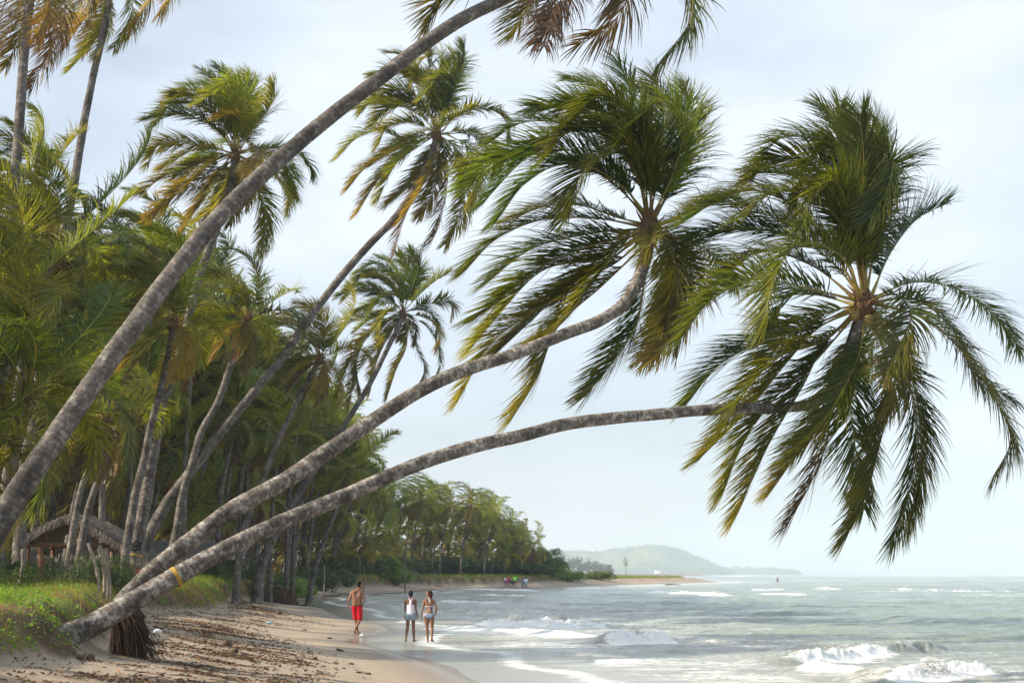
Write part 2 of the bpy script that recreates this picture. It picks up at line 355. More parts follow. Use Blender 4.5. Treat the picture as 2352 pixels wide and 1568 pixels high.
def build_sea():
    Ys = np.concatenate([np.linspace(-40, 12, 14)[:-1], np.geomspace(12, 110, 640), np.geomspace(110.8, 420, 170), np.geomspace(425, 5600, 110)])
    tans = np.concatenate([np.linspace(-.42, -.4, 3)[:-1], np.linspace(-.4, .42, 900), np.linspace(.44, 1.6, 30)])
    YY = np.repeat(Ys[:, None], len(tans), 1); XX = tans[None, :] * (np.maximum(YY, 12))
    XX[:, :2] -= 0
    x, y = XX.ravel(), YY.ravel()
    z, foam, d = sea_fields(x, y)
    f = grid_faces(len(Ys), len(tans))
    keep = (d[f] > -3.6).any(1); f = f[keep]
    # streaks of foam broken into lace
    lace = fbm(x / 1.1, y / .35, 4, 131, .6); lace2 = np.abs(fbm(x / 1.3, y / .7, 3, 133))
    fo = np.clip(foam * 1.05 + .38 * lace * (foam > .02) * (1 - .7 * sstep(.8, 1, foam)) - .3 * sstep(.0, .12, .12 - lace2) * (1 - sstep(.8, 1, foam)), 0, 1)
    deep = np.array([.21, .27, .24]); sandy = np.array([.37, .37, .33]); hor = np.array([.13, .20, .19])
    k = (1 - sstep(0, 26, d + 6 * fbm(x / 8, y / 6, 3, 137)))[:, None]; kk = sstep(250, 1200, np.hypot(x, y))[:, None]
    grn = sstep(.0, .6, fbm(x / 12, y / 7, 3, 139))[:, None]
    c = (deep * (1 - grn) + np.array([.25, .31, .225]) * grn); c = c * (1 - k) + sandy * k; c = c * (1 - kk) + hor * kk
    a = Acc(); used = np.unique(f); remap = np.zeros(len(x), np.int64); remap[used] = np.arange(len(used))
    a.add(np.stack([x, y, z], 1)[used], remap[f], c[used], np.stack([fo, np.clip(d, -5, 50) / 50], 1)[used])
    m_ = bpy.data.materials.new('sea_water'); m_.use_nodes = True; t = m_.node_tree; b = t.nodes['Principled BSDF']; nn = t.nodes.new; l = t.links.new
    vc = nn('ShaderNodeVertexColor'); vc.layer_name = 'Col'; uv = nn('ShaderNodeUVMap'); uv.uv_map = 'UVMap'; sp = nn('ShaderNodeSeparateXYZ'); l(uv.outputs[0], sp.inputs[0])
    tcg = nn('ShaderNodeTexCoord'); mpp = nn('ShaderNodeMapping'); mpp.inputs['Scale'].default_value = (.6, 1.7, 1); l(tcg.outputs['Object'], mpp.inputs[0])
    nz = nn('ShaderNodeTexNoise'); nz.inputs['Scale'].default_value = 6.5; nz.inputs['Detail'].default_value = 9; nz.inputs['Roughness'].default_value = .75; l(mpp.outputs[0], nz.inputs[0])
    ma = nn('ShaderNodeMath'); ma.operation = 'MULTIPLY_ADD'; ma.inputs[1].default_value = 2.0; ma.inputs[2].default_value = -1.0; l(nz.outputs[0], ma.inputs[0])
    ad = nn('ShaderNodeMath'); ad.operation = 'MULTIPLY_ADD'; l(sp.outputs[0], ad.inputs[0]); ad.inputs[1].default_value = .80; l(ma.outputs[0], ad.inputs[2])
    fm = nn('ShaderNodeMapRange'); fm.interpolation_type = 'SMOOTHSTEP'; fm.inputs[1].default_value = .25; fm.inputs[2].default_value = .85; l(ad.outputs[0], fm.inputs[0])
    l(vc.outputs[0], b.inputs['Base Color']); b.inputs['Roughness'].default_value = .12; b.inputs['Specular IOR Level'].default_value = .5; b.inputs['IOR'].default_value = 1.33
    bp = nn('ShaderNodeBump'); bp.inputs['Distance'].default_value = .08; bp.inputs['Strength'].default_value = .55; l(nz.outputs[0], bp.inputs['Height'])
    calm = nn('ShaderNodeMapRange'); calm.inputs[1].default_value = .0; calm.inputs[2].default_value = .16; calm.inputs[3].default_value = .12; calm.inputs[4].default_value = 1.0; l(sp.outputs[1], calm.inputs[0]); l(calm.outputs[0], bp.inputs['Strength'])
    l(bp.outputs[0], b.inputs['Normal'])
    fb = nn('ShaderNodeBsdfPrincipled'); fb.inputs['Base Color'].default_value = (.84, .85, .84, 1); fb.inputs['Roughness'].default_value = .8; fb.inputs['Specular IOR Level'].default_value = .2
    fbp = nn('ShaderNodeBump'); fbp.inputs['Distance'].default_value = .05; fbp.inputs['Strength'].default_value = .5; l(nz.outputs[0], fbp.inputs['Height']); l(fbp.outputs[0], fb.inputs['Normal'])
    ms = nn('ShaderNodeMixShader'); l(fm.outputs[0], ms.inputs[0]); l(b.outputs[0], ms.inputs[1]); l(fb.outputs[0], ms.inputs[2]); l(ms.outputs[0], t.nodes['Material Output'].inputs[0])
    M['foam'] = mat('sea_foam', (.88, .88, .87), .9, .1)
    tf = M['foam'].node_tree; tl = tf.nodes.new('ShaderNodeBsdfTranslucent'); tl.inputs[0].default_value = (.9, .9, .9, 1); mf = tf.nodes.new('ShaderNodeMixShader'); mf.inputs[0].default_value = .5
    tf.links.new(tf.nodes['Principled BSDF'].outputs[0], mf.inputs[1]); tf.links.new(tl.outputs[0], mf.inputs[2]); tf.links.new(mf.outputs[0], tf.nodes['Material Output'].inputs[0])
    o = a.build('sea', m_, smooth=True); tag(o, kind='structure')
    # spray thrown up by the breakers: drops and shreds of foam
    sp_ = Acc()
    for (ax, ay, bx, by, h, w, n) in [(1110, 1436, 1215, 1440, .62, .5, 2200), (1210, 1438, 1345, 1440, .72, .45, 2800), (1335, 1440, 1400, 1438, .4, .4, 700), (1415, 1477, 1510, 1476, .56, .35, 2600),
                                     (1890, 1516, 1990, 1508, .36, .3, 1300), (2100, 1562, 2220, 1552, .38, .3, 1500)]:
        A, B = W(ax, ay), W(bx, by); D = (B - A) / np.hypot(*(B - A)); Nn = np.array([-D[1], D[0]])
        cent = rg.uniform(.15, .85, 3)
        u = np.clip(cent[rg.integers(0, 3, n)] + rg.normal(0, .2, n), -.05, 1.05); hh = h * np.exp(-((u - .5) / .38) ** 2)
        zz = hh * (1 - rg.power(2.2, n) * .65) * (.6 + .7 * rg.random(n)); vv = w * rg.normal(.9, .5, n) - zz * .15
        X = A[0] + (B - A)[0] * u + Nn[0] * vv; Y = A[1] + (B - A)[1] * u + Nn[1] * vv
        r = .006 + .03 * rg.random(n) ** 3
        dirs = rg.normal(size=(n, 4, 3)); dirs /= np.linalg.norm(dirs, axis=2, keepdims=True)
        v = np.stack([X, Y, zz], 1)[:, None, :] + dirs * r[:, None, None]
        i = np.arange(n)[:, None] * 4
        sp_.add(v.reshape(-1, 3), np.concatenate([i + [[0, 1, 2, 3]], i + [[0, 2, 1, 3]], i + [[0, 1, 3, 2]]]), (.85, .85, .83))
    tag(sp_.build('sea_spray', M['foam']), 'white spray thrown up by the breaking waves', 'spray', kind='stuff')
build_sea()

# ------------------------------------------------------------------ palms
def spline(Pt, n):
    Pt = np.asarray(Pt, float)
    if len(Pt) == 2: return Pt[0] + np.linspace(0, 1, n)[:, None] * (Pt[1] - Pt[0])
    d = np.r_[0, np.cumsum(np.linalg.norm(np.diff(Pt, axis=0), axis=1))]; d /= d[-1]
    m = np.gradient(Pt, d, axis=0)
    t = np.linspace(0, 1, n); k = np.clip(np.searchsorted(d, t, 'right') - 1, 0, len(d) - 2)
    h = d[k + 1] - d[k]; u = ((t - d[k]) / h)[:, None]; h = h[:, None]
    return (2 * u ** 3 - 3 * u ** 2 + 1) * Pt[k] + (u ** 3 - 2 * u ** 2 + u) * h * m[k] + (-2 * u ** 3 + 3 * u ** 2) * Pt[k + 1] + (u ** 3 - u ** 2) * h * m[k + 1]

def unit(a): return a / np.maximum(np.linalg.norm(a, axis=-1, keepdims=True), 1e-9)

def tube(acc, pts, rad, seg=8, c=(.2, .2, .2), ripple=0, rng=None, cap=False):
    pts = np.asarray(pts, float); n = len(pts); rad = np.broadcast_to(rad, (n,)).astype(float)
    T = unit(np.gradient(pts, axis=0)); ref = np.array([0, 1, 0.]) if abs(T[0, 1]) < .85 else np.array([1., 0, 0])
    S = unit(np.cross(T, ref)); U = np.cross(S, T)
    a = np.linspace(0, 2 * np.pi, seg, endpoint=False)
    L = np.r_[0, np.cumsum(np.linalg.norm(np.diff(pts, axis=0), axis=1))]
    rr = np.repeat(rad[:, None], seg, 1)
    if ripple:
        aa = np.repeat(a[None], n, 0)
        rr = rr * (1 + ripple * (np.mod(L[:, None] * 11.0 + .12 * np.sin(aa * 2), 1) - .5) + ripple * 1.4 * fbm(np.cos(aa) * 2 + 5, L[:, None] * 2.2 + np.sin(aa) * 2, 3, int(rng.integers(1000)) if rng is not None else 3))
    v = pts[:, None] + rr[:, :, None] * (np.cos(a)[None, :, None] * S[:, None] + np.sin(a)[None, :, None] * U[:, None])
    i = np.arange(n - 1)[:, None] * seg; j = np.arange(seg)[None]; jn = (j + 1) % seg
    f = np.stack([i + j, i + jn, i + seg + jn, i + seg + j], -1).reshape(-1, 4)
    uv = np.stack([np.repeat((a / 6.283)[None], n, 0), np.repeat(L[:, None], seg, 1)], -1).reshape(-1, 2)
    acc.add(v.reshape(-1, 3), f, c, uv)
    if cap:
        for e, k in ((0, 0), (n - 1, (n - 1) * seg)):
            vv = np.vstack([v[e], pts[e][None]]); ff = [(q, (q + 1) % seg, seg, seg) for q in range(seg)]
            ff = [(q, (q + 1) % seg, (q + 2) % seg, seg) for q in range(0, seg, 2)]
            acc.add(vv, ff, c)

GREEN1 = np.array([.014, .040, .009]); GREEN2 = np.array([.155, .185, .018]); YEL = np.array([.235, .185, .03]); ORA = np.array([.17, .095, .035]); BRN = np.array([.085, .055, .038])

def frond(acc, Pt, L=.85, n=70, seg=4, width=.035, wind=(-.9, 0, 0), grav=.75, age=.2, rng=rg, rr=.026, sparse=1.0, tsta=.16, stiff=1.0, glow=1.0, bendk=.74):
    C = spline(Pt, 26 if n > 40 else 12)
    dirv = C[-1] - C[0]; hd = np.array([dirv[0], dirv[1], 0.])
    if np.linalg.norm(hd) < .12 * np.linalg.norm(dirv): q = rng.uniform(0, 6.28); hd = np.array([math.cos(q), math.sin(q), 0])
    S0 = unit(np.cross(hd, [0, 0, 1.])); roll = rng.normal(0, .3)
    T = unit(np.gradient(C, axis=0)); 
    tt = np.linspace(0, 1, len(C))
    t = np.linspace(tsta, .995, n) + rng.uniform(-.3, .3, n) * .7 / n; t = np.clip(t, 0, 1)
    ip = lambda A: np.stack([np.interp(t, tt, A[:, k]) for k in range(3)], 1)
    B = ip(C); Tb = unit(ip(T)); S = unit(S0[None] - (Tb @ S0)[:, None] * Tb); U = np.cross(S, Tb)
    S, U = S * math.cos(roll) + U * math.sin(roll), U * math.cos(roll) - S * math.sin(roll)
    prof = np.clip(.5 + 2.2 * (t - tsta), 0, 1) * (1 - .52 * np.clip((t - .5) / .5, 0, 1) ** 1.6)
    ang = np.radians(60 - 38 * t ** 1.2)
    green = GREEN1 + (GREEN2 - GREEN1) * rng.uniform(.0, 1) * glow
    F_ = np.array([wind[0], wind[1], wind[2] - grav])
    allv = []; allf = []; allc = []; base = 0
    for sgn in (1, -1):
        keep = (rng.random(n) < sparse * .95) & ~((t > (gq := rng.uniform(.2, 1.6))) & (t < gq + .05))
        m = keep.sum(); jit = rng.normal(0, .13, (m, 3)) + .16 * np.sin(t[keep] * rng.uniform(9, 22) + rng.uniform(0, 6))[:, None] * S[keep] * sgn
        a_ = ang[keep][:, None]; vee = .42
        d = np.cos(a_) * Tb[keep] + np.sin(a_) * (sgn * S[keep] * math.cos(vee) + U[keep] * math.sin(vee)) + jit
        d = unit(d); Ll = L * prof[keep] * rng.uniform(.82, 1.08, m)
        bend = rng.uniform(.7, 1.35, m)[:, None] / stiff
        pts = [B[keep]]; cur = B[keep]; dd = d; rows = []
        for k in range(seg):
            dd = unit(d + bend * F_[None] * ((k + .4) / seg) ** 1.1 * bendk * (.35 + .65 * Ll[:, None] / L))
            wd = unit(Tb[keep] - (Tb[keep] * dd).sum(1)[:, None] * dd + .25 * jit)
            cur2 = cur + dd * (Ll / seg)[:, None]; rows.append((cur, wd)); cur = cur2
        rows.append((cur, wd))
        ws = np.array([.5, 1.0, .95, .72, .5, .35])[:seg + 1]; ws[-1] = .1
        V = np.stack([np.stack([p - w_ * (width * ws[k] / 2), p + w_ * (width * ws[k] / 2)], 1) for k, (p, w_) in enumerate(rows)], 1)  # m,seg+1,2,3
        V = V.reshape(-1, 3); i = (np.arange(m) * (seg + 1) * 2)[:, None] + np.arange(seg)[None] * 2
        f = np.stack([i, i + 1, i + 3, i + 2], -1).reshape(-1, 4)
        yl = np.clip(age * .95 - .14 + .5 * (t[keep] - .5) * (age + .15) + rng.normal(0, .10, m) + .3 * (age >= .85), 0, 1)[:, None]
        yl = np.repeat(yl, seg + 1, 1) + np.linspace(-.05, .18, seg + 1)[None] * (.4 + age)
        yl = np.clip(yl, 0, 1)[..., None]
        gcol = green * rng.uniform(.75, 1.3, m)[:, None, None]
        cc = gcol * (1 - np.clip(yl * 1.6, 0, 1)) + YEL * np.clip(yl * 1.6, 0, 1)
        o_ = np.clip((yl - .64) / .3, 0, 1); cc = cc * (1 - o_) + ORA * o_
        o_ = np.clip((yl - .82) / .16, 0, 1); cc = cc * (1 - o_) + BRN * o_
        cc = np.repeat(cc[:, :, None, :], 2, 2).reshape(-1, 3)
        allv.append(V); allf.append(f + base); allc.append(cc); base += len(V)
    acc.add(np.concatenate(allv), np.concatenate(allf), np.concatenate(allc))
    rc = (np.array([.27, .23, .07]) if age < .55 else np.array([.30, .15, .04])) if age < .85 else BRN
    w0 = rr * (1.9 - 1.0 * np.clip(tt / .15, 0, 1)); rad = w0 * (1 - .85 * tt)
    tube(acc, C, rad, 5, rc)

WIND = np.array([-.95, -.12, 0.])
def sim_frond(c, az, el, Lf, rng, push=1.0, grav=1.0):
    d = np.array([math.cos(az) * math.cos(el), math.sin(az) * math.cos(el), math.sin(el)]); p = np.array(c, float); pts = [p.copy()]
    n = 9
    for k in range(n):
        t = (k + 1) / n
        d = unit(d + (np.array([0, 0, -1.]) * .26 * grav * (.25 + t) + WIND * .22 * push * (.15 + t * 1.2)) )
        p = p + d * Lf / n; pts.append(p.copy())
    return np.array(pts)

def crown_fronds(c, Lf, n, rng, push=1.0):
    out = []
    for k in range(n):
        u = k / (n - 1); az = k * 2.39996 + rng.uniform(-.3, .3)
        el = R(88 - 128 * u ** 1.05) + rng.normal(0, .09)
        age = max(0, (u - .62) / .38) ** 1.1 * rng.uniform(.5, 1.15)
        if u > .93: age = rng.uniform(.7, 1.0)
        g = .55 + .7 * u
        out.append((sim_frond(c, az, el, Lf * rng.uniform(.85, 1.08) * (.72 + .5 * math.sin(math.pi * min(u * 1.2 + .2, 1))) * .95, rng, push * (1.1 - .3 * u), g), age))
    return out

def heart(acc, c, top, rng, r=.16):
    """leaf-base fibres and old stubs round the growing point"""
    c = np.asarray(c, float); ax = unit(np.asarray(top, float) - c)
    tube(acc, spline([c - ax * .35, c, c + ax * .35], 6), np.array([.9, 1.15, 1.25, 1.0, .7, .3]) * r, 10, (.11, .065, .04), .1, rng)
    for k in range(16):
        a = k * 2.4; o_ = unit(np.cross(ax, [math.cos(a), math.sin(a), .31])); b = c + ax * rng.uniform(-.3, .25) + o_ * r * .8
        e = b + (o_ * .8 + ax * .5) * rng.uniform(.15, .4) + rng.normal(0, .04, 3)
        tube(acc, spline([b, (b + e) / 2 + ax * -.02, e], 4), [.04, .03, .02, .008], 5, (.16, .09, .05))

def nuts(parent, origin, c, k, rng, r=.12, spread=.26, down=.32, green=True):
    for q in range(k):
        a = Acc(); ph = rng.uniform(0, 6.28); p = np.array(c) + [spread * math.cos(ph), spread * math.sin(ph), -down + rng.uniform(-.14, .14)]
        th = np.linspace(0, np.pi, 9); ax = np.stack([np.zeros(9), np.zeros(9), np.cos(th)], 1) * r * 1.15
        tube(a, p + ax, np.maximum(np.sin(th), .03) * r * (1 + .08 * np.cos(th)), 10, (.17, .17, .04) if rng.random() < .7 else (.24, .17, .05))
        tube(a, spline([p + [0, 0, r], np.array(c) + [0, 0, .05]], 3), .012, 4, (.2, .15, .06))
        a.build('coconut', M['nut'], parent, True, origin)

def hero_palm(label, tr_px, tr_w, Y0, Y1, crown_c=None, fr=None, fr_xf=None, Lf=4.2, nf=26, seed=1, tmat='trunk', leafL=.85, nl=84, width=.036, extra_nuts=0, group=None, gnd=True, Yfn=None, age_bias=0, push=1., seg=20, glow=1., fill=0):
    rng = np.random.default_rng(seed)
    k = len(tr_px); ys = np.linspace(Y0, Y1, k) if Yfn is None else np.array(Yfn)
    pts = np.array([P(x, y, yy) for (x, y), yy in zip(tr_px, ys)])
    if gnd:
        pts[0, 2] = gz(pts[0, 0], pts[0, 1]) - .25
    if tr_px is T4: pts[0, 2] -= .35
    rad = np.interp(np.linspace(0, 1, k), np.linspace(0, 1, len(tr_w)), tr_w)
    base = pts[0].copy(); base[2] = gz(base[0], base[1])
    root = empty('coconut_palm', base, label, 'palm tree', group)
    n = int(np.linalg.norm(np.diff(pts, axis=0), axis=1).sum() / .035) if seg >= 14 else 60
    sp = spline(pts, n); rs = np.interp(np.linspace(0, 1, n), np.linspace(0, 1, k), rad)
    a = Acc(); tube(a, sp, rs, seg, (.2, .2, .2), .05, rng); trk = a.build('trunk', M[tmat], root, True, base)
    c = sp[-1]; ax = unit(sp[-1] - sp[-4])
    if fr is None:
        frs = crown_fronds(c, Lf, nf, rng, push)
    else:
        frs = []
        for it in fr:
            pp, age = it[0], it[1]; q = [fr_xf(*z) for z in pp]
            pj = np.array([P(x, y, Y1) for x, y in q]); Lp = np.linalg.norm(np.diff(pj, axis=0), axis=1).sum()
            dd = math.sqrt(max(Lf ** 2 - Lp ** 2, .1)) * rng.uniform(.25, .75) * (it[2] if len(it) > 2 else rng.choice([-1, 1]))
            dd = max(-2.2, min(2.2, dd)); m = len(q)
            f3 = np.array([P(x, y, c[1] + dd * (j / (m - 1)) ** .9) for j, (x, y) in enumerate(q)])
            f3[0] = c + (f3[0] - c) * .5 + rng.normal(0, .03, 3)
            frs.append((f3, age))
    if fr is not None and fill:
        frs += [(f_, min(a_, .32)) for f_, a_ in crown_fronds(c, Lf * .92, fill, rng, 1.) if f_[-1][1] > c[1] - 1.0]
    for f3, age in frs:
        b = Acc(); Lr = np.linalg.norm(np.diff(f3, axis=0), axis=1).sum()
        ag = min(1, max(0, age + age_bias + rng.normal(0, .04)))
        frond(b, f3, 1.34 * leafL * min(1.05, max(.5, Lr / 4.0 + .15)), int(1.75 * nl * min(1.1, Lr / 4.2 + .1)), 5, width * .82, WIND * .75, .72 if ag < .8 else 1.5, ag, rng, sparse=.98 if ag < .8 else .6, glow=glow)
        b.build('frond', M['leaf'], root, False, base)
    h = Acc(); heart(h, c, c + ax, rng, rad[-1] * 1.25); h.build('leaf_bases', M['root'], root, True, base)
    if extra_nuts: nuts(root, base, c, extra_nuts, rng)
    return root, sp, rs, trk

# --- right hand leaning palm
xr = lambda x, y: (1562 + x * .703, 184 + y * .703)
FR = [([(598, 660), (590, 450), (600, 250), (588, 110)], .05), ([(600, 660), (612, 440), (650, 300), (690, 265), (680, 350), (620, 450)], .1, -1),
 ([(595, 655), (560, 450), (505, 330), (440, 360), (400, 480)], .1, -1), ([(595, 655), (555, 400), (505, 205), (430, 260), (385, 390)], .05, -1),
 ([(605, 660), (650, 480), (690, 330), (665, 150)], .1), ([(600, 660), (600, 350), (545, 180), (460, 85)], .05), ([(600, 660), (580, 330), (450, 200), (330, 190), (250, 285)], .05),
 ([(600, 660), (570, 380), (430, 260), (300, 260), (230, 330)], .1), ([(598, 660), (620, 420), (640, 240), (640, 130)], .05), ([(596, 660), (560, 400), (530, 260), (520, 90)], .1),
 ([(590, 690), (520, 570), (390, 535), (310, 640), (275, 800)], .15, -1), ([(580, 690), (540, 570), (330, 460), (120, 400), (20, 460)], .15, -1),
 ([(590, 680), (430, 470), (280, 365), (120, 385), (-20, 460)], .3, 1), ([(560, 730), (430, 700), (350, 710), (290, 830)], .2), ([(560, 710), (440, 685), (220, 655), (90, 730), (0, 850)], .2, -1),
 ([(550, 740), (460, 790), (300, 840), (130, 930), (20, 1060)], .2, 1), ([(540, 760), (450, 810), (350, 920), (230, 1070), (60, 1240)], .42, -1), ([(560, 770), (480, 850), (400, 1000), (300, 1170), (180, 1430)], .45, 1),
 ([(600, 790), (592, 870), (540, 1000), (470, 1110), (370, 1230)], .38, -1), ([(570, 800), (500, 1000), (480, 1180), (430, 1310), (350, 1455)], .93, 1), ([(600, 730), (700, 700), (755, 755), (720, 860), (670, 960)], .25, -1),
 ([(620, 750), (730, 930), (775, 1150), (750, 1350), (690, 1510)], .15, 1), ([(620, 780), (690, 980), (650, 1200), (610, 1350), (540, 1500)], .25, 1), ([(640, 760), (730, 900), (785, 1130), (780, 1300), (740, 1470)], .15, -1),
 ([(640, 700), (760, 660), (900, 680), (1020, 760), (1115, 880)], .12, 1), ([(640, 710), (800, 780), (950, 920), (1040, 1060), (1080, 1170), (1020, 1300)], .15, -1),
 ([(640, 690), (690, 560), (780, 450), (870, 405)], .12, 1), ([(560, 790), (430, 930), (300, 1050), (200, 1200), (140, 1350)], .3, 1), ([(590, 760), (560, 920), (500, 1080), (400, 1200), (300, 1340)], .45, 1),
 ([(640, 720), (780, 720), (900, 830), (960, 960), (1080, 1040)], .12, 1), ([(600, 760), (560, 900), (560, 1080), (580, 1250), (600, 1400)], .2, 1),
 ([(560, 700), (420, 600), (260, 560), (150, 640), (60, 760)], .12, 1), ([(570, 760), (450, 860), (330, 900), (220, 1010), (130, 1150)], .22, -1), ([(595, 670), (530, 470), (430, 380), (300, 370), (200, 450)], .1, -1)]
T4 = [(90, 1498), (140, 1468), (200, 1441), (300, 1384), (400, 1326), (500, 1270), (600, 1220), (700, 1176), (800, 1135), (900, 1090), (1000, 1051), (1100, 1022), (1200, 1000), (1300, 974), (1400, 961), (1500, 952), (1600, 943), (1700, 937), (1800, 936), (1870, 925), (1920, 880), (1950, 810), (1975, 745), (1985, 700)]
_mm = MOUNDS; MOUNDS = []; b4 = G(135, 1488)
print('B4', b4, _mm); MOUNDS = _mm
Y4a, Y4b = b4[1], 29.5
y4 = np.r_[np.linspace(Y4a, 28.5, 18), np.full(6, 29.5)]
palm_r = hero_palm('lowest coconut palm, leaning almost flat over the water, yellow band near its foot', T4, [.22, .175, .158, .148, .14, .132, .126, .121, .118, .114, .112, .11, .11, .115, .13], Y4a, Y4b, fr=FR, fr_xf=xr, Lf=4.6, seed=11, tmat='trunk_lichen', leafL=.9, nl=92, extra_nuts=5, Yfn=y4, seg=26, glow=.5, age_bias=-.10, fill=6)
# yellow paint band round the trunk
def band(root, sp, rs, px, wid, grow=.006, name='paint_band', m='paint'):
    d = [abs(pix(q)[0] - px) for q in sp]; k = int(np.argmin(d)); L = np.r_[0, np.cumsum(np.linalg.norm(np.diff(sp, axis=0), axis=1))]
    i0 = int(np.argmin(abs(L - L[k] + wid / 2))); i1 = max(i0 + 2, int(np.argmin(abs(L - L[k] - wid / 2))))
    a = Acc(); q = spline(sp[i0:i1 + 1], 8); a_r = rs[k] * 1.06 + grow; tube(a, q, a_r, 26, (.6, .35, .05))
    a.build(name, M[m], root, True, np.array(root.location))
band(palm_r[0], palm_r[1], palm_r[2], 402, .09)

# --- middle leaning palm
xm = lambda x, y: (1056.6 + x * .5857, 91.9 + y * .5857)
FM = [([(770, 700), (850, 480), (872, 300), (825, 238), (700, 300), (620, 400)], .12, -1), ([(775, 700), (860, 500), (890, 300), (880, 180)], .1, 1), ([(760, 690), (740, 450), (700, 250), (620, 85)], .05),
 ([(755, 690), (720, 420), (650, 250), (560, 215), (430, 330)], .08, -1), ([(750, 690), (700, 550), (640, 450), (555, 450), (470, 540), (415, 705)], .22, -1), ([(740, 690), (690, 530), (520, 360), (380, 375), (240, 480), (90, 640)], .12, -1),
 ([(740, 690), (660, 400), (560, 200), (430, 150)], .1, 1), ([(740, 680), (640, 380), (450, 260), (280, 260)], .08, 1), ([(720, 735), (600, 690), (480, 650), (300, 660), (180, 710)], .4, 1),
 ([(720, 750), (540, 700), (300, 710), (130, 790), (25, 900)], .15, -1), ([(710, 780), (540, 800), (350, 870), (190, 990), (50, 1100)], .2, -1), ([(700, 800), (560, 850), (330, 900), (150, 1080), (50, 1200)], .35, 1),
 ([(760, 715), (680, 760), (560, 900), (390, 1120), (230, 1235)], .38, -1), ([(720, 850), (560, 960), (380, 1130), (300, 1330), (200, 1490)], .32, -1), ([(730, 860), (720, 960), (690, 1120), (610, 1250), (490, 1400)], .3, 1),
 ([(780, 750), (900, 690), (1000, 640), (1090, 610)], .2, 1), ([(780, 780), (870, 840), (915, 950), (880, 1090), (760, 1250)], .3, -1), ([(790, 770), (880, 790), (1000, 840), (1080, 960)], .2, 1), ([(770, 720), (760, 770), (720, 870)], .15, -1),
 ([(750, 800), (820, 960), (800, 1100), (720, 1250)], .3, 1), ([(730, 700), (560, 490), (300, 420), (120, 490), (10, 580)], .12, 1), ([(745, 690), (620, 560), (430, 480), (260, 560), (150, 700)], .12, -1),
 ([(760, 690), (790, 450), (800, 280), (760, 150)], .05, 1), ([(720, 700), (600, 500), (400, 330), (230, 330), (120, 400)], .08, 1), ([(745, 690), (700, 480), (580, 350), (440, 350), (330, 470)], .1, -1),
 ([(720, 800), (600, 880), (430, 960), (280, 1100), (140, 1230)], .25, 1), ([(700, 810), (500, 930), (300, 1060), (130, 1180), (0, 1400)], .4, 1), ([(780, 690), (830, 580), (900, 420), (950, 300)], .1, 1), ([(720, 770), (500, 760), (260, 830), (100, 960)], .15, 1)]
T3 = [(274, 1394), (290, 1372), (344, 1318), (438, 1242), (531, 1172), (656, 1102), (760, 1031), (850, 971), (950, 905), (1050, 856), (1190, 810), (1300, 766), (1380, 735), (1430, 700), (1460, 655), (1480, 600), (1490, 545), (1492, 515)]
palm_m = hero_palm('lichen-spotted coconut palm leaning above the flattest one, its dark neck bent upward', T3, [.15, .16, .16, .152, .143, .137, .128, .122, .12, .14, .15], 24.5, 30.5, fr=FM, fr_xf=xm, Lf=4.5, seed=21, tmat='trunk_lichen', leafL=.88, nl=90, extra_nuts=2, seg=24, gnd=False, glow=.65, age_bias=-.08, fill=6)

# --- big trunk crossing the upper left, crown above the frame
T1 = [(-150, 1500), (-90, 1350), (0, 1195), (100, 1045), (200, 898), (300, 758), (400, 624), (480, 525), (560, 440), (660, 350), (760, 266), (860, 190), (960, 112), (1060, 45), (1150, 0), (1250, -60), (1320, -130)]
F1 = [([(1320, -130), (1430, -180), (1560, -90), (1590, 30), (1510, 150)], .15, -1), ([(1320, -130), (1400, -120), (1445, -20), (1400, 60), (1325, 105)], .9), ([(1310, -130), (1300, -60), (1280, 30), (1230, 100)], .93, 1),
 ([(1300, -130), (1280, -100), (1230, -10), (1180, 80)], .25, -1), ([(1300, -140), (1180, -120), (1080, -60), (1000, 10), (985, 50)], .25, 1), ([(1290, -140), (1150, -180), (1010, -140), (900, -40)], .15, -1), ([(1310, -120), (1290, -40), (1260, 40), (1250, 110)], .9, -1),
 ([(1320, -140), (1500, -220), (1620, -180), (1700, -60)], .1, 1), ([(1320, -140), (1350, -300), (1300, -420), (1180, -450)], .05), ([(1320, -140), (1250, -300), (1100, -380), (950, -330)], .05), ([(1320, -140), (1420, -330), (1440, -480)], .05)]
hero_palm('coconut palm whose thick trunk slants across the upper left, crown above the top edge', T1, [.25, .185, .16, .148, .138, .13, .122, .118, .115, .112], 19.5, 24.5, fr=F1, fr_xf=lambda x, y: (x, y), Lf=4.2, seed=31, leafL=.85, nl=80, seg=26, glow=.4)

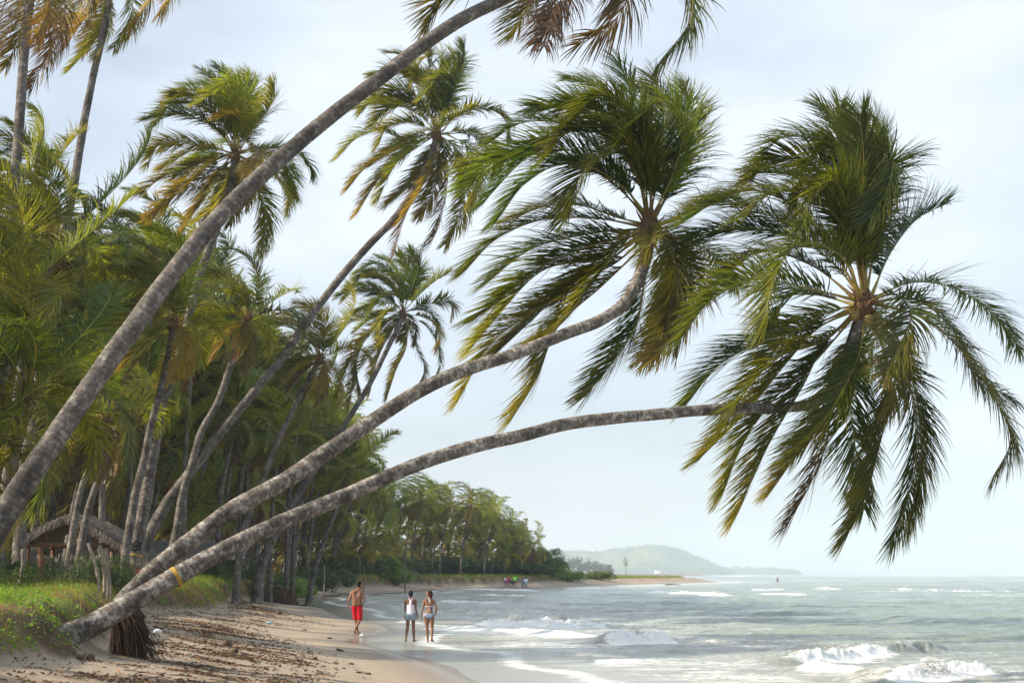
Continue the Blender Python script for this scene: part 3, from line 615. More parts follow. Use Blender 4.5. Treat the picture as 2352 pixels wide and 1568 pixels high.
# --- palm 1 against the sky
x1 = lambda x, y: (x * .3222, y * .3222)
FP1 = [([(1660, 1050), (1550, 930), (1350, 790), (1180, 770), (1110, 890)], .1), ([(1640, 1070), (1450, 1040), (1200, 1020), (1090, 1070), (1050, 1170)], .12), ([(1640, 1080), (1480, 1060), (1300, 1100), (1150, 1200)], .25),
 ([(1660, 1100), (1500, 1140), (1250, 1220), (960, 1390)], .25), ([(1650, 1120), (1580, 1140), (1400, 1300), (1200, 1420), (1060, 1560)], .5), ([(1670, 1130), (1620, 1250), (1560, 1430), (1400, 1580)], .4), ([(1690, 1150), (1650, 1200), (1600, 1350), (1480, 1600)], .45),
 ([(1680, 1040), (1660, 850), (1640, 700), (1560, 660), (1400, 740)], .2, -1), ([(1690, 1030), (1640, 800), (1560, 600), (1440, 500)], .1), ([(1700, 1030), (1700, 800), (1660, 600), (1540, 470)], .1), ([(1660, 1040), (1560, 860), (1400, 680), (1240, 680), (1190, 740)], .1),
 ([(1710, 1030), (1740, 830), (1720, 620), (1640, 570), (1560, 640)], .1), ([(1720, 1030), (1760, 800), (1790, 650), (1760, 510)], .1), ([(1740, 1020), (1830, 880), (1930, 750), (1945, 600)], .2), ([(1700, 1030), (1720, 870), (1680, 825), (1520, 850)], .4, -1),
 ([(1740, 1050), (1850, 1060), (1830, 1160), (1750, 1240)], .5, -1), ([(1750, 1070), (1900, 1060), (2100, 1080), (2190, 1160), (2230, 1250)], .15), ([(1740, 1120), (1850, 1180), (1980, 1280), (2050, 1400), (2040, 1520)], .2), ([(1740, 1140), (1870, 1180), (2020, 1250), (2110, 1410)], .2),
 ([(1720, 1160), (1800, 1300), (1880, 1450), (1900, 1600), (1850, 1800)], .25), ([(1700, 1170), (1690, 1350), (1640, 1600)], .3), ([(1640, 1100), (1540, 1250), (1450, 1400), (1290, 1680)], .6), ([(1640, 1080), (1450, 1150), (1300, 1300), (1180, 1500)], .35), ([(1690, 1040), (1600, 760), (1480, 620), (1320, 600)], .1)]
TP1 = [(298, 1352), (306, 1290), (318, 1225), (335, 1140), (348, 1060), (358, 1000), (368, 940), (385, 890), (404, 830), (422, 781), (440, 700), (462, 620), (500, 520), (528, 430), (541, 355)]
p1 = hero_palm('coconut palm with a number painted on its trunk, crown alone against the sky', TP1, [.36, .25, .215, .19, .17, .155, .135], 54, 57, fr=FP1, fr_xf=x1, Lf=4.5, seed=41, leafL=.88, nl=72, width=.05, seg=18, fill=16)
band(p1[0], p1[1], p1[2], 308, .08)
# --- palm 2
x2 = lambda x, y: (735 + x * .3516, 55 + y * .3516)
FP2 = [([(740, 660), (700, 570), (580, 510), (450, 540), (340, 660)], .2), ([(730, 690), (600, 640), (450, 670), (380, 790)], .2), ([(720, 700), (560, 760), (400, 700), (250, 740), (120, 870)], .2), ([(710, 710), (600, 780), (450, 850), (300, 940), (180, 1080)], .3),
 ([(730, 720), (620, 790), (480, 940), (380, 1150)], .3), ([(760, 750), (700, 880), (560, 1080), (430, 1190)], .35), ([(770, 760), (740, 900), (660, 1080), (520, 1290)], .55, -1), ([(760, 770), (690, 1000), (560, 1250), (480, 1510)], .92, -1), ([(810, 780), (830, 900), (810, 1180), (740, 1400), (640, 1520)], .92),
 ([(820, 760), (900, 900), (950, 1100), (900, 1300), (820, 1440)], .35), ([(850, 710), (960, 720), (1080, 790), (1150, 870), (1130, 980)], .3), ([(860, 720), (980, 820), (1020, 1000), (980, 1200)], .35), ([(820, 680), (900, 590), (1100, 560), (1200, 600), (1230, 760)], .12),
 ([(760, 700), (830, 640), (930, 590), (1000, 540)], .25, -1), ([(800, 640), (880, 430), (940, 250), (940, 130)], .1), ([(790, 640), (860, 440), (870, 350), (800, 335), (660, 480)], .25, -1), ([(780, 640), (800, 400), (900, 230), (860, 230), (800, 330)], .1), ([(770, 640), (760, 400), (770, 200), (690, 220), (600, 400)], .3, -1),
 ([(760, 640), (680, 400), (560, 220), (430, 180)], .08), ([(760, 640), (640, 380), (500, 290), (340, 330)], .08), ([(770, 640), (720, 350), (700, 150), (690, 30)], .08), ([(750, 640), (620, 460), (480, 420), (350, 480), (270, 580)], .2), ([(800, 760), (760, 900), (740, 1100), (650, 1250)], .4), ([(730, 740), (560, 860), (400, 1000), (240, 1240)], .5),
 ([(770, 640), (700, 420), (600, 330), (450, 330), (380, 430)], .15)]
TP2 = [(290, 1352), (319, 1279), (341, 1233), (386, 1152), (441, 1080), (483, 1024), (551, 938), (600, 880), (640, 832), (700, 745), (780, 640), (850, 560), (905, 503), (950, 440), (985, 370), (1005, 310)]
hero_palm('slender coconut palm leaning right from beside the numbered palm, dead fronds hanging under its crown', TP2, [.31, .235, .205, .185, .17, .158, .145], 60, 63, fr=FP2, fr_xf=x2, Lf=4.6, seed=51, leafL=.9, nl=74, width=.05, seg=18, fill=16)
# --- palm 3
x3 = lambda x, y: (551.25 + x * .498, 551.25 + y * .498)
FP3 = [([(740, 320), (640, 230), (540, 210), (480, 275)], .12), ([(730, 330), (620, 350), (500, 380), (420, 480)], .3), ([(730, 340), (620, 400), (530, 520), (460, 660)], .5), ([(740, 350), (680, 450), (620, 600), (600, 700)], .55), ([(760, 360), (770, 480), (720, 600), (680, 720)], .45),
 ([(770, 350), (800, 470), (850, 600), (800, 700)], .2), ([(790, 345), (860, 360), (920, 430), (900, 500)], .35), ([(790, 340), (880, 420), (920, 560), (890, 660)], .15), ([(790, 320), (880, 290), (970, 290), (975, 350)], .15), ([(780, 310), (840, 240), (900, 190), (965, 150)], .15),
 ([(770, 310), (800, 200), (820, 120), (780, 45)], .1), ([(760, 310), (740, 200), (700, 110), (640, 75)], .1), ([(750, 310), (680, 200), (600, 150), (500, 220)], .15), ([(760, 300), (720, 180), (620, 110), (540, 150)], .1), ([(740, 330), (700, 320), (650, 380), (640, 440)], .35, -1), ([(740, 340), (600, 430), (540, 560), (560, 720)], .2, 1),
 ([(770, 310), (780, 150), (730, 60)], .08), ([(770, 330), (730, 260), (660, 260), (600, 330)], .15, -1), ([(740, 350), (640, 480), (540, 620), (500, 780)], .35, 1)]
TP3 = [(590, 1350), (600, 1300), (650, 1195), (700, 1112), (750, 1040), (800, 962), (850, 880), (890, 800), (915, 750), (925, 718)]
hero_palm('coconut palm with orange-edged crown above the lichen-spotted trunk, rooted where the near bank ends', TP3, [.40, .24, .19, .17, .16, .15], 86, 90, fr=FP3, fr_xf=x3, Lf=4.5, seed=61, leafL=.95, nl=60, width=.07, seg=14, fill=16)

# --- other palms one can pick out, crowns grown by wind and gravity
def mid_palm(label, px, w, Y, Lf, nf, seed, bias=0, group=None, nl=48, leafL=.8, Y1=None, width=.05, push=1.):
    return hero_palm(label, px, w, Y, Y1 or Y + 1.5, Lf=Lf, nf=nf, seed=seed, nl=nl, leafL=leafL, width=width, age_bias=bias, seg=12, group=group, push=push)
FA = [([(72, -70), (60, -20), (20, 70), (-20, 190)], .92, -1), ([(72, -70), (120, -60), (150, 10), (120, 110), (70, 200)], .9, 1), ([(72, -70), (40, -40), (0, 30), (-40, 110)], .92, 1), ([(72, -70), (100, -40), (110, 20), (80, 90)], .7, -1),
 ([(72, -70), (20, -80), (-40, -20), (-80, 80)], .4), ([(72, -70), (60, -10), (50, 60), (15, 150)], .35, 1), ([(72, -70), (150, -110), (210, -50), (200, 50)], .5), ([(72, -70), (60, -200), (0, -280)], .1), ([(72, -70), (110, -200), (90, -300)], .1), ([(72, -70), (0, -150), (-90, -150)], .1), ([(72, -70), (95, -20), (130, 60), (110, 140)], .9)]
FB = [([(250, -30), (290, -25), (300, 50), (262, 108)], .25, 1), ([(250, -30), (245, 40), (210, 105), (165, 155)], .2, -1), ([(250, -30), (200, -40), (130, 20), (90, 110)], .88, 1), ([(250, -30), (225, 10), (190, 50), (150, 110)], .7, -1), ([(250, -30), (240, 20), (215, 70), (190, 120)], .85),
 ([(250, -30), (310, -70), (350, -30), (330, 20), (300, 62)], .6, 1), ([(250, -30), (340, -90), (395, -40), (365, 35)], .7, -1), ([(250, -30), (180, -80), (100, -40), (60, 60)], .4), ([(250, -30), (255, 30), (245, 80), (225, 130)], .5), ([(250, -30), (250, -160), (190, -240)], .1), ([(250, -30), (300, -160), (290, -260)], .1), ([(250, -30), (200, -20), (175, 40), (150, 80)], .55), ([(250, -30), (150, -120), (60, -100), (20, -20)], .3)]
hero_palm('very tall coconut palm at the left edge, brown fronds hanging from the top edge', [(-30, 1345), (-5, 900), (5, 700), (25, 480), (35, 400), (45, 270), (55, 130), (68, 0), (72, -70)], [.2, .17, .15, .14, .13], 38, 41, fr=FA, fr_xf=lambda x, y: (x, y), Lf=4.0, seed=71, nl=60, width=.045, seg=16)
hero_palm('very tall thin coconut palm second from the left edge, rusty crown touching the top edge', [(42, 1345), (58, 1070), (80, 960), (95, 830), (110, 700), (135, 590), (165, 450), (180, 360), (195, 270), (215, 170), (238, 70), (248, 0), (250, -30)], [.24, .2, .17, .14, .12], 48, 51, fr=FB, fr_xf=lambda x, y: (x, y), Lf=3.8, seed=72, nl=60, width=.045, seg=16)
mid_palm('short-trunked coconut palm standing in front of the thatched hut', [(150, 1345), (158, 1286), (174, 1183), (193, 1103), (222, 1048), (240, 960)], [0.148, 0.126, 0.111, 0.104], 50, 3.6, 20, 73, .1)
mid_palm('pale-trunked coconut palm leaning right just behind the hut roof', [(172, 1345), (182, 1277), (200, 1183), (219, 1119), (258, 1039), (290, 974), (325, 890)], [0.163, 0.141, 0.126, 0.111], 54, 3.6, 22, 74, .15)
mid_palm('coconut palm close against the left side of the numbered palm', [(284, 1352), (290, 1262), (300, 1200), (312, 1130), (330, 1060), (345, 985), (366, 905), (385, 820), (400, 740)], [0.163, 0.141, 0.126, 0.111, 0.104], 44, 3.4, 22, 75, .1)
mid_palm('coconut palm with upswept green crown right of the numbered palm, half way up the picture', [(392, 1330), (396, 1264), (406, 1216), (419, 1135), (444, 1055), (460, 997), (499, 926), (528, 845), (550, 780), (568, 735)], [.2, .17, .16, .15, .14], 60, 3.6, 26, 76, .0)
mid_palm('coconut palm with rust-tipped crown left of the orange-edged one', [(540, 1330), (561, 1214), (600, 1110), (640, 1010), (671, 945), (710, 870), (735, 825)], [.19, .16, .15, .14], 72, 4.0, 26, 77, .2)
mid_palm('slim pale-trunked coconut palm rooted on the eroded bank block above the beach', [(708, 1348), (722, 1310), (745, 1240), (768, 1180), (785, 1130), (800, 1080)], [.26, .19, .16, .15], 100, 4.0, 24, 78, .12, width=.07, nl=40)
mid_palm('bushy young coconut palm with a spiky crown beside the tall left trunks', [(-20, 1345), (30, 1000), (66, 700), (80, 520), (86, 430)], [.2, .15, .12], 44, 2.6, 16, 79, -.1, push=.4)
mass = [(20, 690, 36, -190, 'dark drooping coconut palm at the left edge beside the tall pale trunk'), (-50, 540, 38, -230, 'dark coconut palm at the left edge, highest of the crowded crowns there'), (60, 900, 35, -160, 'coconut palm at the left edge with long fronds hanging behind the slanting trunk'),
        (-70, 1010, 34, -220, 'lowest dark crown at the left edge, above the grass bank'), (130, 560, 42, -90, 'dark coconut palm whose crown wraps the second tall trunk')]
for i, (cx, cy, Y, bx_, lab) in enumerate(mass):
    mid_palm(lab, [(bx_, 1345), (bx_ * .7 + cx * .3, (1345 + cy) / 2), (cx - 20, cy + 60), (cx, cy)], [.15, .13, .12, .11], Y, 4.4, 26, 300 + i, -.05, nl=46, width=.05)
mass2 = [(235, 800, 70), (355, 610, 68), (250, 640, 66), (455, 700, 72), (310, 930, 70), (150, 760, 77), (640, 1010, 92), (540, 960, 84), (690, 930, 98), (600, 860, 100), (100, 960, 74), (700, 1060, 104), (380, 1030, 76), (220, 1060, 72)]
for i, (cx, cy, Y) in enumerate(mass2):
    r_ = np.random.default_rng(240 + i); lean = r_.uniform(20, 110) * 40 / Y
    mid_palm('coconut palm crowded into the near edge of the grove, windswept crown overlapping its neighbours', [(cx - lean, 1330), (cx - lean * .8, (1330 + cy) / 2), (cx - lean * .2, cy + 50), (cx, cy)], [.17, .14, .125, .115], Y, 4.4, 26, 340 + i, -.02, group='palms packed along the near edge of the grove', nl=46, width=.062)

# --- the grove behind and along the beach: prototypes copied with their parts
def proto(i, H, lod):
    rng = np.random.default_rng(500 + i); root = empty('coconut_palm', (0, 0, 0), 'coconut palm deep in the windswept grove that lines the beach', 'palm tree', 'palms deep in the grove behind the beach')
    ln = rng.uniform(.3, 2.4); pts = spline([(0, 0, -.3), (ln * .25, rng.normal(0, .2), H * .4), (ln * .6, rng.normal(0, .3), H * .75), (ln, rng.normal(0, .3), H)], 34)
    a = Acc(); tube(a, pts, np.interp(np.linspace(0, 1, 34), [0, .08, .5, 1], [.22, .17, .14, .11]), 9, (.2, .2, .2), .05, rng); a.build('trunk', M['trunk'], root, True)
    b = Acc()
    for f3, age in crown_fronds(pts[-1], 4.0 if lod == 0 else 4.9, 26 if lod == 0 else 24, rng, 1.0):
        frond(b, f3, 1.0, 40 if lod == 0 else 34, 3 if lod == 0 else 2, .07 if lod == 0 else .10, WIND * .75, .75, min(1, age * 1.0 + .06), rng, rr=.03, glow=1.1 if lod == 0 else 1.25)  # brighter green and extra age yellow put sunlight into the leaf colour
    heart(b, pts[-1], pts[-1] + [0, 0, 1], rng, .16)
    b.build('crown', M['leaf'], root); return root
PH = [3.2, 4.4, 5.8, 7.2, 8.8, 10.4]
near_p = [proto(i, PH[i], 0) for i in range(6)]
far_p = [proto(10 + i, PH[i], 1) for i in range(6)]
SIL = np.array([(-400, 420), (0, 470), (200, 530), (300, 560), (420, 575), (520, 640), (640, 800), (690, 800), (740, 900), (790, 1040), (850, 1090), (900, 1102), (960, 1098), (1050, 1108), (1120, 1134), (1160, 1168), (1200, 1222), (1240, 1275), (1256, 1310)], float)
placed = []; cnt = 0; used = set(); r_ = np.random.default_rng(77)
tries = 0
cand = []
for q in range(12000):
    far_ = q % 2; Y = math.exp(r_.uniform(math.log(110), math.log(310))) if far_ else math.exp(r_.uniform(math.log(46), math.log(112))); s = 4 + (20 if far_ else 40) * r_.random() ** 1.3
    xs = np.interp(Y, SH[:, 0], SH[:, 1]); cand.append((xs - s, Y))
cand = np.array(cand)
cs = shore_s(cand[:, 0], cand[:, 1]); cf = bank_foot(cand[:, 1]); cz = ground_parts(cand[:, 0], cand[:, 1])[0]
for (x, y), s, f, z in zip(cand, cs, cf, cz):
    if s < f + (6.5 if y < 108 else 2.6 if y < 200 else 4.5) or cnt >= 285: continue
    if y < 110 and sum(1 for q in placed if q[1] < 110) >= 78: continue
    if any((x - a) ** 2 + (y - b) ** 2 < (1.7 + y * .006) ** 2 for a, b in placed): continue
    px = pix((x, y, z))[0]
    if px < -300 or px > 1245: continue
    if y < 66 and px < 480: continue
    want = (P(px, np.interp(px, SIL[:, 0], SIL[:, 1]) + r_.uniform(0, 25), y)[2] - z) * (1 if r_.random() < (.25 if y < 110 else .5) else r_.uniform(.3, 1) ** 1.25)
    k = int(np.argmin([abs(h_ + 2.6 - want / 1.05) + r_.uniform(0, .8) for h_ in PH])); lst = near_p if y < 110 else far_p
    top_allowed = np.interp(px, SIL[:, 0], SIL[:, 1]) + r_.uniform(0, 40) * 100 / y
    hmax = (P(px, top_allowed, y)[2] - z) ; Hn = PH[k] + 2.6; scl = min(max(.85, want / Hn), hmax / Hn, 1.6)
    if scl < .7: continue
    placed.append((x, y)); o = lst[k] if (y < 110, k) not in used else copy_tree(lst[k]); used.add((y < 110, k))
    o.location = (x, y, z); o.scale = (scl,) * 3; o.rotation_euler = (0, 0, r_.uniform(-.45, .45)); cnt += 1
for q, lst in ((True, near_p), (False, far_p)):
    for k, o in enumerate(lst):
        if (q, k) not in used:
            for ch in list(o.children): bpy.data.objects.remove(ch)
            bpy.data.objects.remove(o)


def grove_depths():
    rng = np.random.default_rng(91); a = Acc(); n = 3800
    for k in range(n):
        Y = math.exp(rng.uniform(math.log(60), math.log(330))); s = rng.uniform(26, 56) if Y < 110 else rng.uniform(16, 44); x = np.interp(Y, SH[:, 0], SH[:, 1]) - s * 1.15
        px = pix((x, Y, 2))[0]
        if px > 1228 or px < -400: continue
        zt = min(5.5 if Y < 110 else 12, P(px, np.interp(px, SIL[:, 0], SIL[:, 1]) + 40, Y)[2] - 1.5); z = rng.uniform(1.4 if Y < 110 else .6, max(3, zt)); az = rng.uniform(0, 6.28)
        frond(a, sim_frond((x, Y, z), az, rng.uniform(-.2, 1.1), 3.6, rng, .8, 1.1), .9, 13, 2, .24, WIND * .7, .9, rng.uniform(0, .4), rng, rr=.03, glow=.6)
    tag(a.build('grove_depths', M['leaf']), 'tangle of dim fronds and undergrowth far back in the grove', 'undergrowth', kind='stuff')
grove_depths()

# ------------------------------------------------------------------ far land, distant trees, masts
def build_hills():
    nx, ny = 520, 90
    xs = np.linspace(-1700, 980, nx); ys = np.linspace(4350, 5500, ny); X, Y = np.meshgrid(xs, ys); x, y = X.ravel(), Y.ravel()
    px = 1176 + F * x / y / math.cos(TH)
    prof = np.interp(px, [0, 1000, 1190, 1260, 1330, 1380, 1430, 1490, 1520, 1560, 1600, 1640, 1665, 1700], [26, 30, 42, 45, 46, 45, 51, 59, 59, 51, 34, 19, 6, -3])
    ridge = prof * y / F
    r = np.clip((y - 4350) / 600, 0, 1); h = ridge * (r * r * (3 - 2 * r)) * (1 + .10 * fbm(x / 130, y / 130, 3, 201)) + 8 * fbm(x / 60, y / 80, 3, 203) * r
    can = 13 * np.abs(fbm(x / 20, y / 40, 3, 205)) + 6.0 * vnoise(x / 6.5, y / 18, 207)
    z = h + can * (h > 1.5); z = np.where(ridge < 0, -2, z)
    n1 = fbm(x / 110, y / 130, 3, 211); n2 = vnoise(x / 9, y / 20, 213)
    c = np.array([.02, .045, .02]) * (.5 + 1.3 * n2)[:, None]; m = sstep(.05, .35, n1)[:, None] * .75; c = c * (1 - m) + np.array([.12, .14, .045]) * m
    a = Acc(); a.add(np.stack([x, y, z], 1), grid_faces(ny, nx), c)
    tag(a.build('hills', M['far']), kind='structure')
    a = Acc(); xs = np.linspace(800, 1200, 220); ys = np.linspace(5350, 5470, 8); X, Y = np.meshgrid(xs, ys); x, y = X.ravel(), Y.ravel()
    px = 1176 + F * x / y / math.cos(TH); pr = np.interp(px, [1600, 1640, 1760, 1825, 1840, 1846], [20, 17, 16, 12, 6, -2]) * y / F
    z = (pr - 13 + 16 * vnoise(x / 14, y / 40, 221) + 6 * vnoise(x / 5, y / 40, 222)) * sstep(5350, 5380, y); z = np.where(pr < 0, -3, z)
    a.add(np.stack([x, y, z], 1), grid_faces(8, 220), np.array([.035, .06, .025]) * (1 + .4 * n2[:len(x)])[:, None]); tag(a.build('headland', M['far']), kind='structure')
build_hills()

def blob_tree(acc, x, y, z, h, w, rng, leaf, n, c1, c2, low=.15):
    """crown of loose leaf clumps round a forked stem"""
    cl = rng.normal(size=(int(6 + h), 3)) * [w * .3, w * .3, h * .2] + [x, y, z + h * .62]
    k = rng.integers(0, len(cl), n); d = rng.normal(size=(n, 3)); d = unit(d) * rng.random((n, 1)) ** .4 * [w * .3, w * .3, h * .22]
    p = cl[k] + d; p[:, 2] = np.maximum(p[:, 2], z + low * h)
    nrm = unit(rng.normal(size=(n, 3)) + [0, 0, .6]); t1 = unit(np.cross(nrm, rng.normal(size=(n, 3)))); t2 = np.cross(nrm, t1) * .55
    s_ = (leaf * rng.uniform(.6, 1.3, n))[:, None]
    v = np.stack([p - t1 * s_, p + t2 * s_, p + t1 * s_, p - t2 * s_], 1).reshape(-1, 3)
    m = rng.random((n, 1)) * .7 + .3 * rng.random(len(cl))[k][:, None]; cc = c1 + (np.asarray(c2) - c1) * m
    acc.add(v, np.arange(n * 4).reshape(-1, 4), np.repeat(cc, 4, 0))

# casuarina-like trees on the far side of the spit
r2 = np.random.default_rng(88)
for i, px in enumerate([1262, 1274, 1286, 1296, 1308, 1320, 1331, 1343, 1354, 1366, 1378, 1391, 1400]):
    Y = 1500 + 30 * (i % 3); top = np.interp(px, [1262, 1290, 1300, 1330, 1370, 1400], [1288, 1262, 1284, 1288, 1292, 1300]) + r2.uniform(-4, 3)
    b = P(px, 1318, Y); zz = 1.5; h = P(px, top, Y)[2] - zz; rt = empty('tree', (b[0], Y, zz), 'dusky tree in the hazy row beyond the grassy spit', 'tree', 'hazy trees beyond the grassy spit')
    a = Acc(); tube(a, [(0, 0, -1), (.2, 0, h * .4), (.1, 0, h * .85)], [.35, .25, .1], 6, (.09, .07, .05)); a.build('trunk', M['far'], rt)
    a = Acc(); blob_tree(a, 0, 0, 0, h, 7.8, r2, .9, 420, np.array([.02, .035, .018]), (.045, .07, .03), .08); a.build('crown', M['far'], rt)
def far_palm(px, top, base, Y, label, crown=3.2, lean=0):
    b = P(px, base, Y); h = P(px, top, Y)[2] - b[2] - crown * .6; rt = empty('coconut_palm', b, label, 'palm tree'); rr_ = np.random.default_rng(int(px))
    a = Acc(); pts = spline([(0, 0, -1), (lean * .5, 0, h * .5), (lean, 0, h)], 10); tube(a, pts, .22, 6, (.15, .12, .1)); a.build('trunk', M['trunk'], rt)
    a = Acc()
    for f3, ag in crown_fronds(pts[-1], crown, 20, rr_, .4): frond(a, f3, .8, 14, 2, .25, WIND * .4, 1.0, ag * .5, rr_, rr=.04)
    a.build('crown', M['leaf'], rt)
far_palm(1438, 1283, 1320, 1100, 'lone palm standing by itself on the spit before the hazy hill', 4.6)
far_palm(1274, 1262, 1318, 1300, 'tall palm rising above the hazy trees just right of the dark tree line', 5.5)
def mast(px, base, top, Y, w, label):
    b = P(px, base, Y); t_ = P(px, top, Y); h = t_[2] - b[2]; rt = empty('radio_mast', b, label, 'mast')
    a = Acc(); ww = w * Y / F / 2
    for k in range(12):
        c = (.62, .10, .07) if k % 2 else (.85, .85, .85); z0, z1 = h * k / 12, h * (k + 1) / 12; q = lambda z: ww * (1 - .6 * z / h)
        for sx, sy in ((-1, -1), (1, -1), (1, 1), (-1, 1)): tube(a, [(sx * q(z0), sy * q(z0), z0), (sx * q(z1), sy * q(z1), z1)], ww * .16, 4, c)
        for e in (-1, 1): tube(a, [(e * q(z0), -q(z0), z0), (-e * q(z1), -q(z1), z1)], ww * .12, 4, c); tube(a, [(-q(z0), e * q(z0), z0), (q(z1), -e * q(z1), z1)], ww * .12, 4, c)
    a.build('lattice', M['mast'], rt)
    a = Acc()
    for zz in (.62, .7): tube(a, [(-ww * 1.2, -ww, h * zz), (-ww * 1.2, -ww * 1.9, h * zz)], ww * .75, 8, (.85, .85, .86), cap=True)
    a.build('dish_antenna', M['mast'], rt)
mast(1208, 1300, 1176, 4200, 4.5, 'tall red and white lattice mast, leftmost, rising behind the dark trees')
mast(1239, 1300, 1216, 4200, 4.0, 'shorter red and white lattice mast beside the edge of the dark trees')
mast(1524, 1262, 1226, 5000, 3.6, 'faint lattice mast on top of the hazy hill')
for i, (px, py, Y, w, h, lab) in enumerate([(1492, 1256, 4960, 16, 9, 'tiny pale house on the hill crest'), (1511, 1311, 4345, 18, 7, 'low pale house under palms at the foot of the hill'), (1557, 1269, 4900, 12, 8, 'tiny white house on the right slope of the hill')]):
    b = P(px, py + 3, Y); rt = empty('house', b, lab, 'house'); a = Acc()
    def bx(a, x0, x1, y0, y1, z0, z1, c): a.add([(x0, y0, z0), (x1, y0, z0), (x1, y1, z0), (x0, y1, z0), (x0, y0, z1), (x1, y0, z1), (x1, y1, z1), (x0, y1, z1)], [(0, 1, 5, 4), (1, 2, 6, 5), (2, 3, 7, 6), (3, 0, 4, 7), (4, 5, 6, 7)], c)
    bx(a, -w / 2, w / 2, 0, w * .6, -3, h * .7, (.75, .7, .62)); a.build('wall', M['house'], rt)
    a = Acc(); a.add([(-w * .55, -.5, h * .7), (w * .55, -.5, h * .7), (w * .5, w * .3, h), (-w * .5, w * .3, h), (-w * .55, w * .65, h * .7), (w * .55, w * .65, h * .7)], [(0, 1, 2, 3), (3, 2, 5, 4)], (.45, .25, .18)); a.build('roof', M['house'], rt)
    for dx in (-.25, .15):
        a = Acc(); bx(a, w * dx, w * (dx + .12), -.1, .1, h * .2, h * .5, (.05, .05, .06)); a.build('window', M['house'], rt)

# ------------------------------------------------------------------ bushes
def bush_proto(seed, n, leaf, c1, c2):
    rng = np.random.default_rng(seed); a = Acc(); nl = 9
    cl = np.stack([rng.uniform(-.75, .75, nl), rng.uniform(-.6, .6, nl), rng.uniform(.25, .7, nl)], 1)
    k = rng.integers(0, nl, n); d = unit(rng.normal(size=(n, 3))); rad = rng.uniform(.25, .45, nl)[k][:, None] * (.72 + .34 * rng.random((n, 1)))
    p = cl[k] + d * rad; p[:, 2] = np.abs(p[:, 2])
    nrm = unit(d + rng.normal(size=(n, 3)) * .6 + [0, 0, .4]); t1 = unit(np.cross(nrm, rng.normal(size=(n, 3)))); t2 = np.cross(nrm, t1) * .5; s_ = (leaf * rng.uniform(.6, 1.3, n))[:, None]
    v = np.stack([p - t1 * s_, p + t2 * s_ - nrm * s_ * .15, p + t1 * s_, p - t2 * s_ - nrm * s_ * .15], 1).reshape(-1, 3)
    cc = np.asarray(c1) + (np.asarray(c2) - np.asarray(c1)) * rng.random((n, 1)) ** 1.4
    a.add(v, np.arange(n * 4).reshape(-1, 4), np.repeat(cc, 4, 0))
    b = Acc()
    for q in cl: tube(b, spline([(q[0] * .15, q[1] * .15, -.15), (q[0] * .6, q[1] * .6, q[2] * .5), q], 6), [.035, .03, .025, .02, .012, .008], 5, (.10, .07, .05))
    return a, b
DKG = ((.018, .045, .012), (.06, .11, .02)); LTG = ((.06, .13, .02), (.19, .27, .04))
BP = {}
def bush(px, pybase, Y, w, h, label, kind='d', big=False, group=None, depth=None):
    key = (kind, big)
    if key not in BP:
        c = DKG if kind == 'd' else LTG; BP[key] = bush_proto(600 + len(BP), 5200 if big else 2600, .035 if big else .055, *c)
    x = P(px, 1318, Y)[0]; z = gz(x, Y) - .05; rt = empty('bush', (x, Y, z), label, 'bush', group)
    if not isinstance(BP[key][0], tuple): pass
    if len(BP[key]) == 2:
        fo = BP[key][0].build('foliage', M['bush'], rt); st = BP[key][1].build('stem', M['wood'], rt); BP[key] = (fo, st, 0)
    else:
        for o in BP[key][:2]: c = o.copy(); col.objects.link(c); c.parent = rt
    rt.scale = (w, depth or w, h); rt.rotation_euler = (0, 0, r2.uniform(-.5, .5)); return rt
for a_ in [(5, 0, 33, 1.0, .55, 'dark leafy bush at the far left edge behind the tall grass'), (60, 0, 36, .8, .85, 'dark bush between the far left edge and the brown fence post'),
           (195, 0, 38, .7, .6, 'dark leafy bush left of the bent grey posts'), (262, 0, 38, .9, .8, 'dark leafy bush between the grey posts and the numbered palm'),
           (235, 0, 42, .8, .95, 'dark bush behind the upright grey posts'), (135, 0, 44, .9, .6, 'sparse bush with yellow leaves in front of the stick fence')]: bush(*a_[:5], a_[5], 'd', True)
for a_ in [(548, 0, 112, 2.4, 2.1, 'large dark bush behind the bank left of the bank-end palm'), (606, 0, 114, 2.2, 1.9, 'dark bush touching the trunk of the bank-end palm'), (500, 0, 84, 1.6, 1.4, 'dark bush above the bank, behind the lowest leaning trunk'),
           (640, 0, 118, 2.4, 2.3, 'green bush behind the bank block, left of the pale trunk'), (680, 0, 126, 2.2, 1.8, 'yellowish green bush right above the bank block')]: bush(*a_[:5], a_[5], 'd' if 'dark' in a_[5] else 'l', True)
for a_ in [(797, 0, 186, 3.0, 2.0, 'bright green rounded bush above the head of the red-shorted man'), (868, 0, 192, 4.0, 2.8, 'bright green bush, the largest on the grassy bank'), (905, 0, 197, 3.0, 1.9, 'yellow-green bush at the right end of the grassy bank'),
           (1262, 0, 262, 4.2, 3.0, 'light green shrub just right of the dark broadleaf tree'), (1300, 0, 268, 4.0, 2.0, 'middle of three light green shrubs on the grassy spit'), (1362, 0, 300, 5.0, 1.9, 'rightmost light green shrub on the grassy spit')]: bush(*a_[:5], a_[5], 'l', False)
for i in range(11):
    Yb = 128 + 10 * i; bush(np.interp(Yb, [128, 228], [715, 1015]) + r2.uniform(-8, 8), 0, Yb + 14, 3.4, 2.6 + .1 * i, 'dark shrub under the palms along the far beach edge', 'd', False, 'dark shrubs under the far tree line')
for i in range(9):
    bush(1035 + i * 23, 0, 236 + 2 * i, 4.6, 3.6 - .12 * i, 'dark shrub under the palms along the far beach edge', 'd', False, 'dark shrubs under the far tree line')
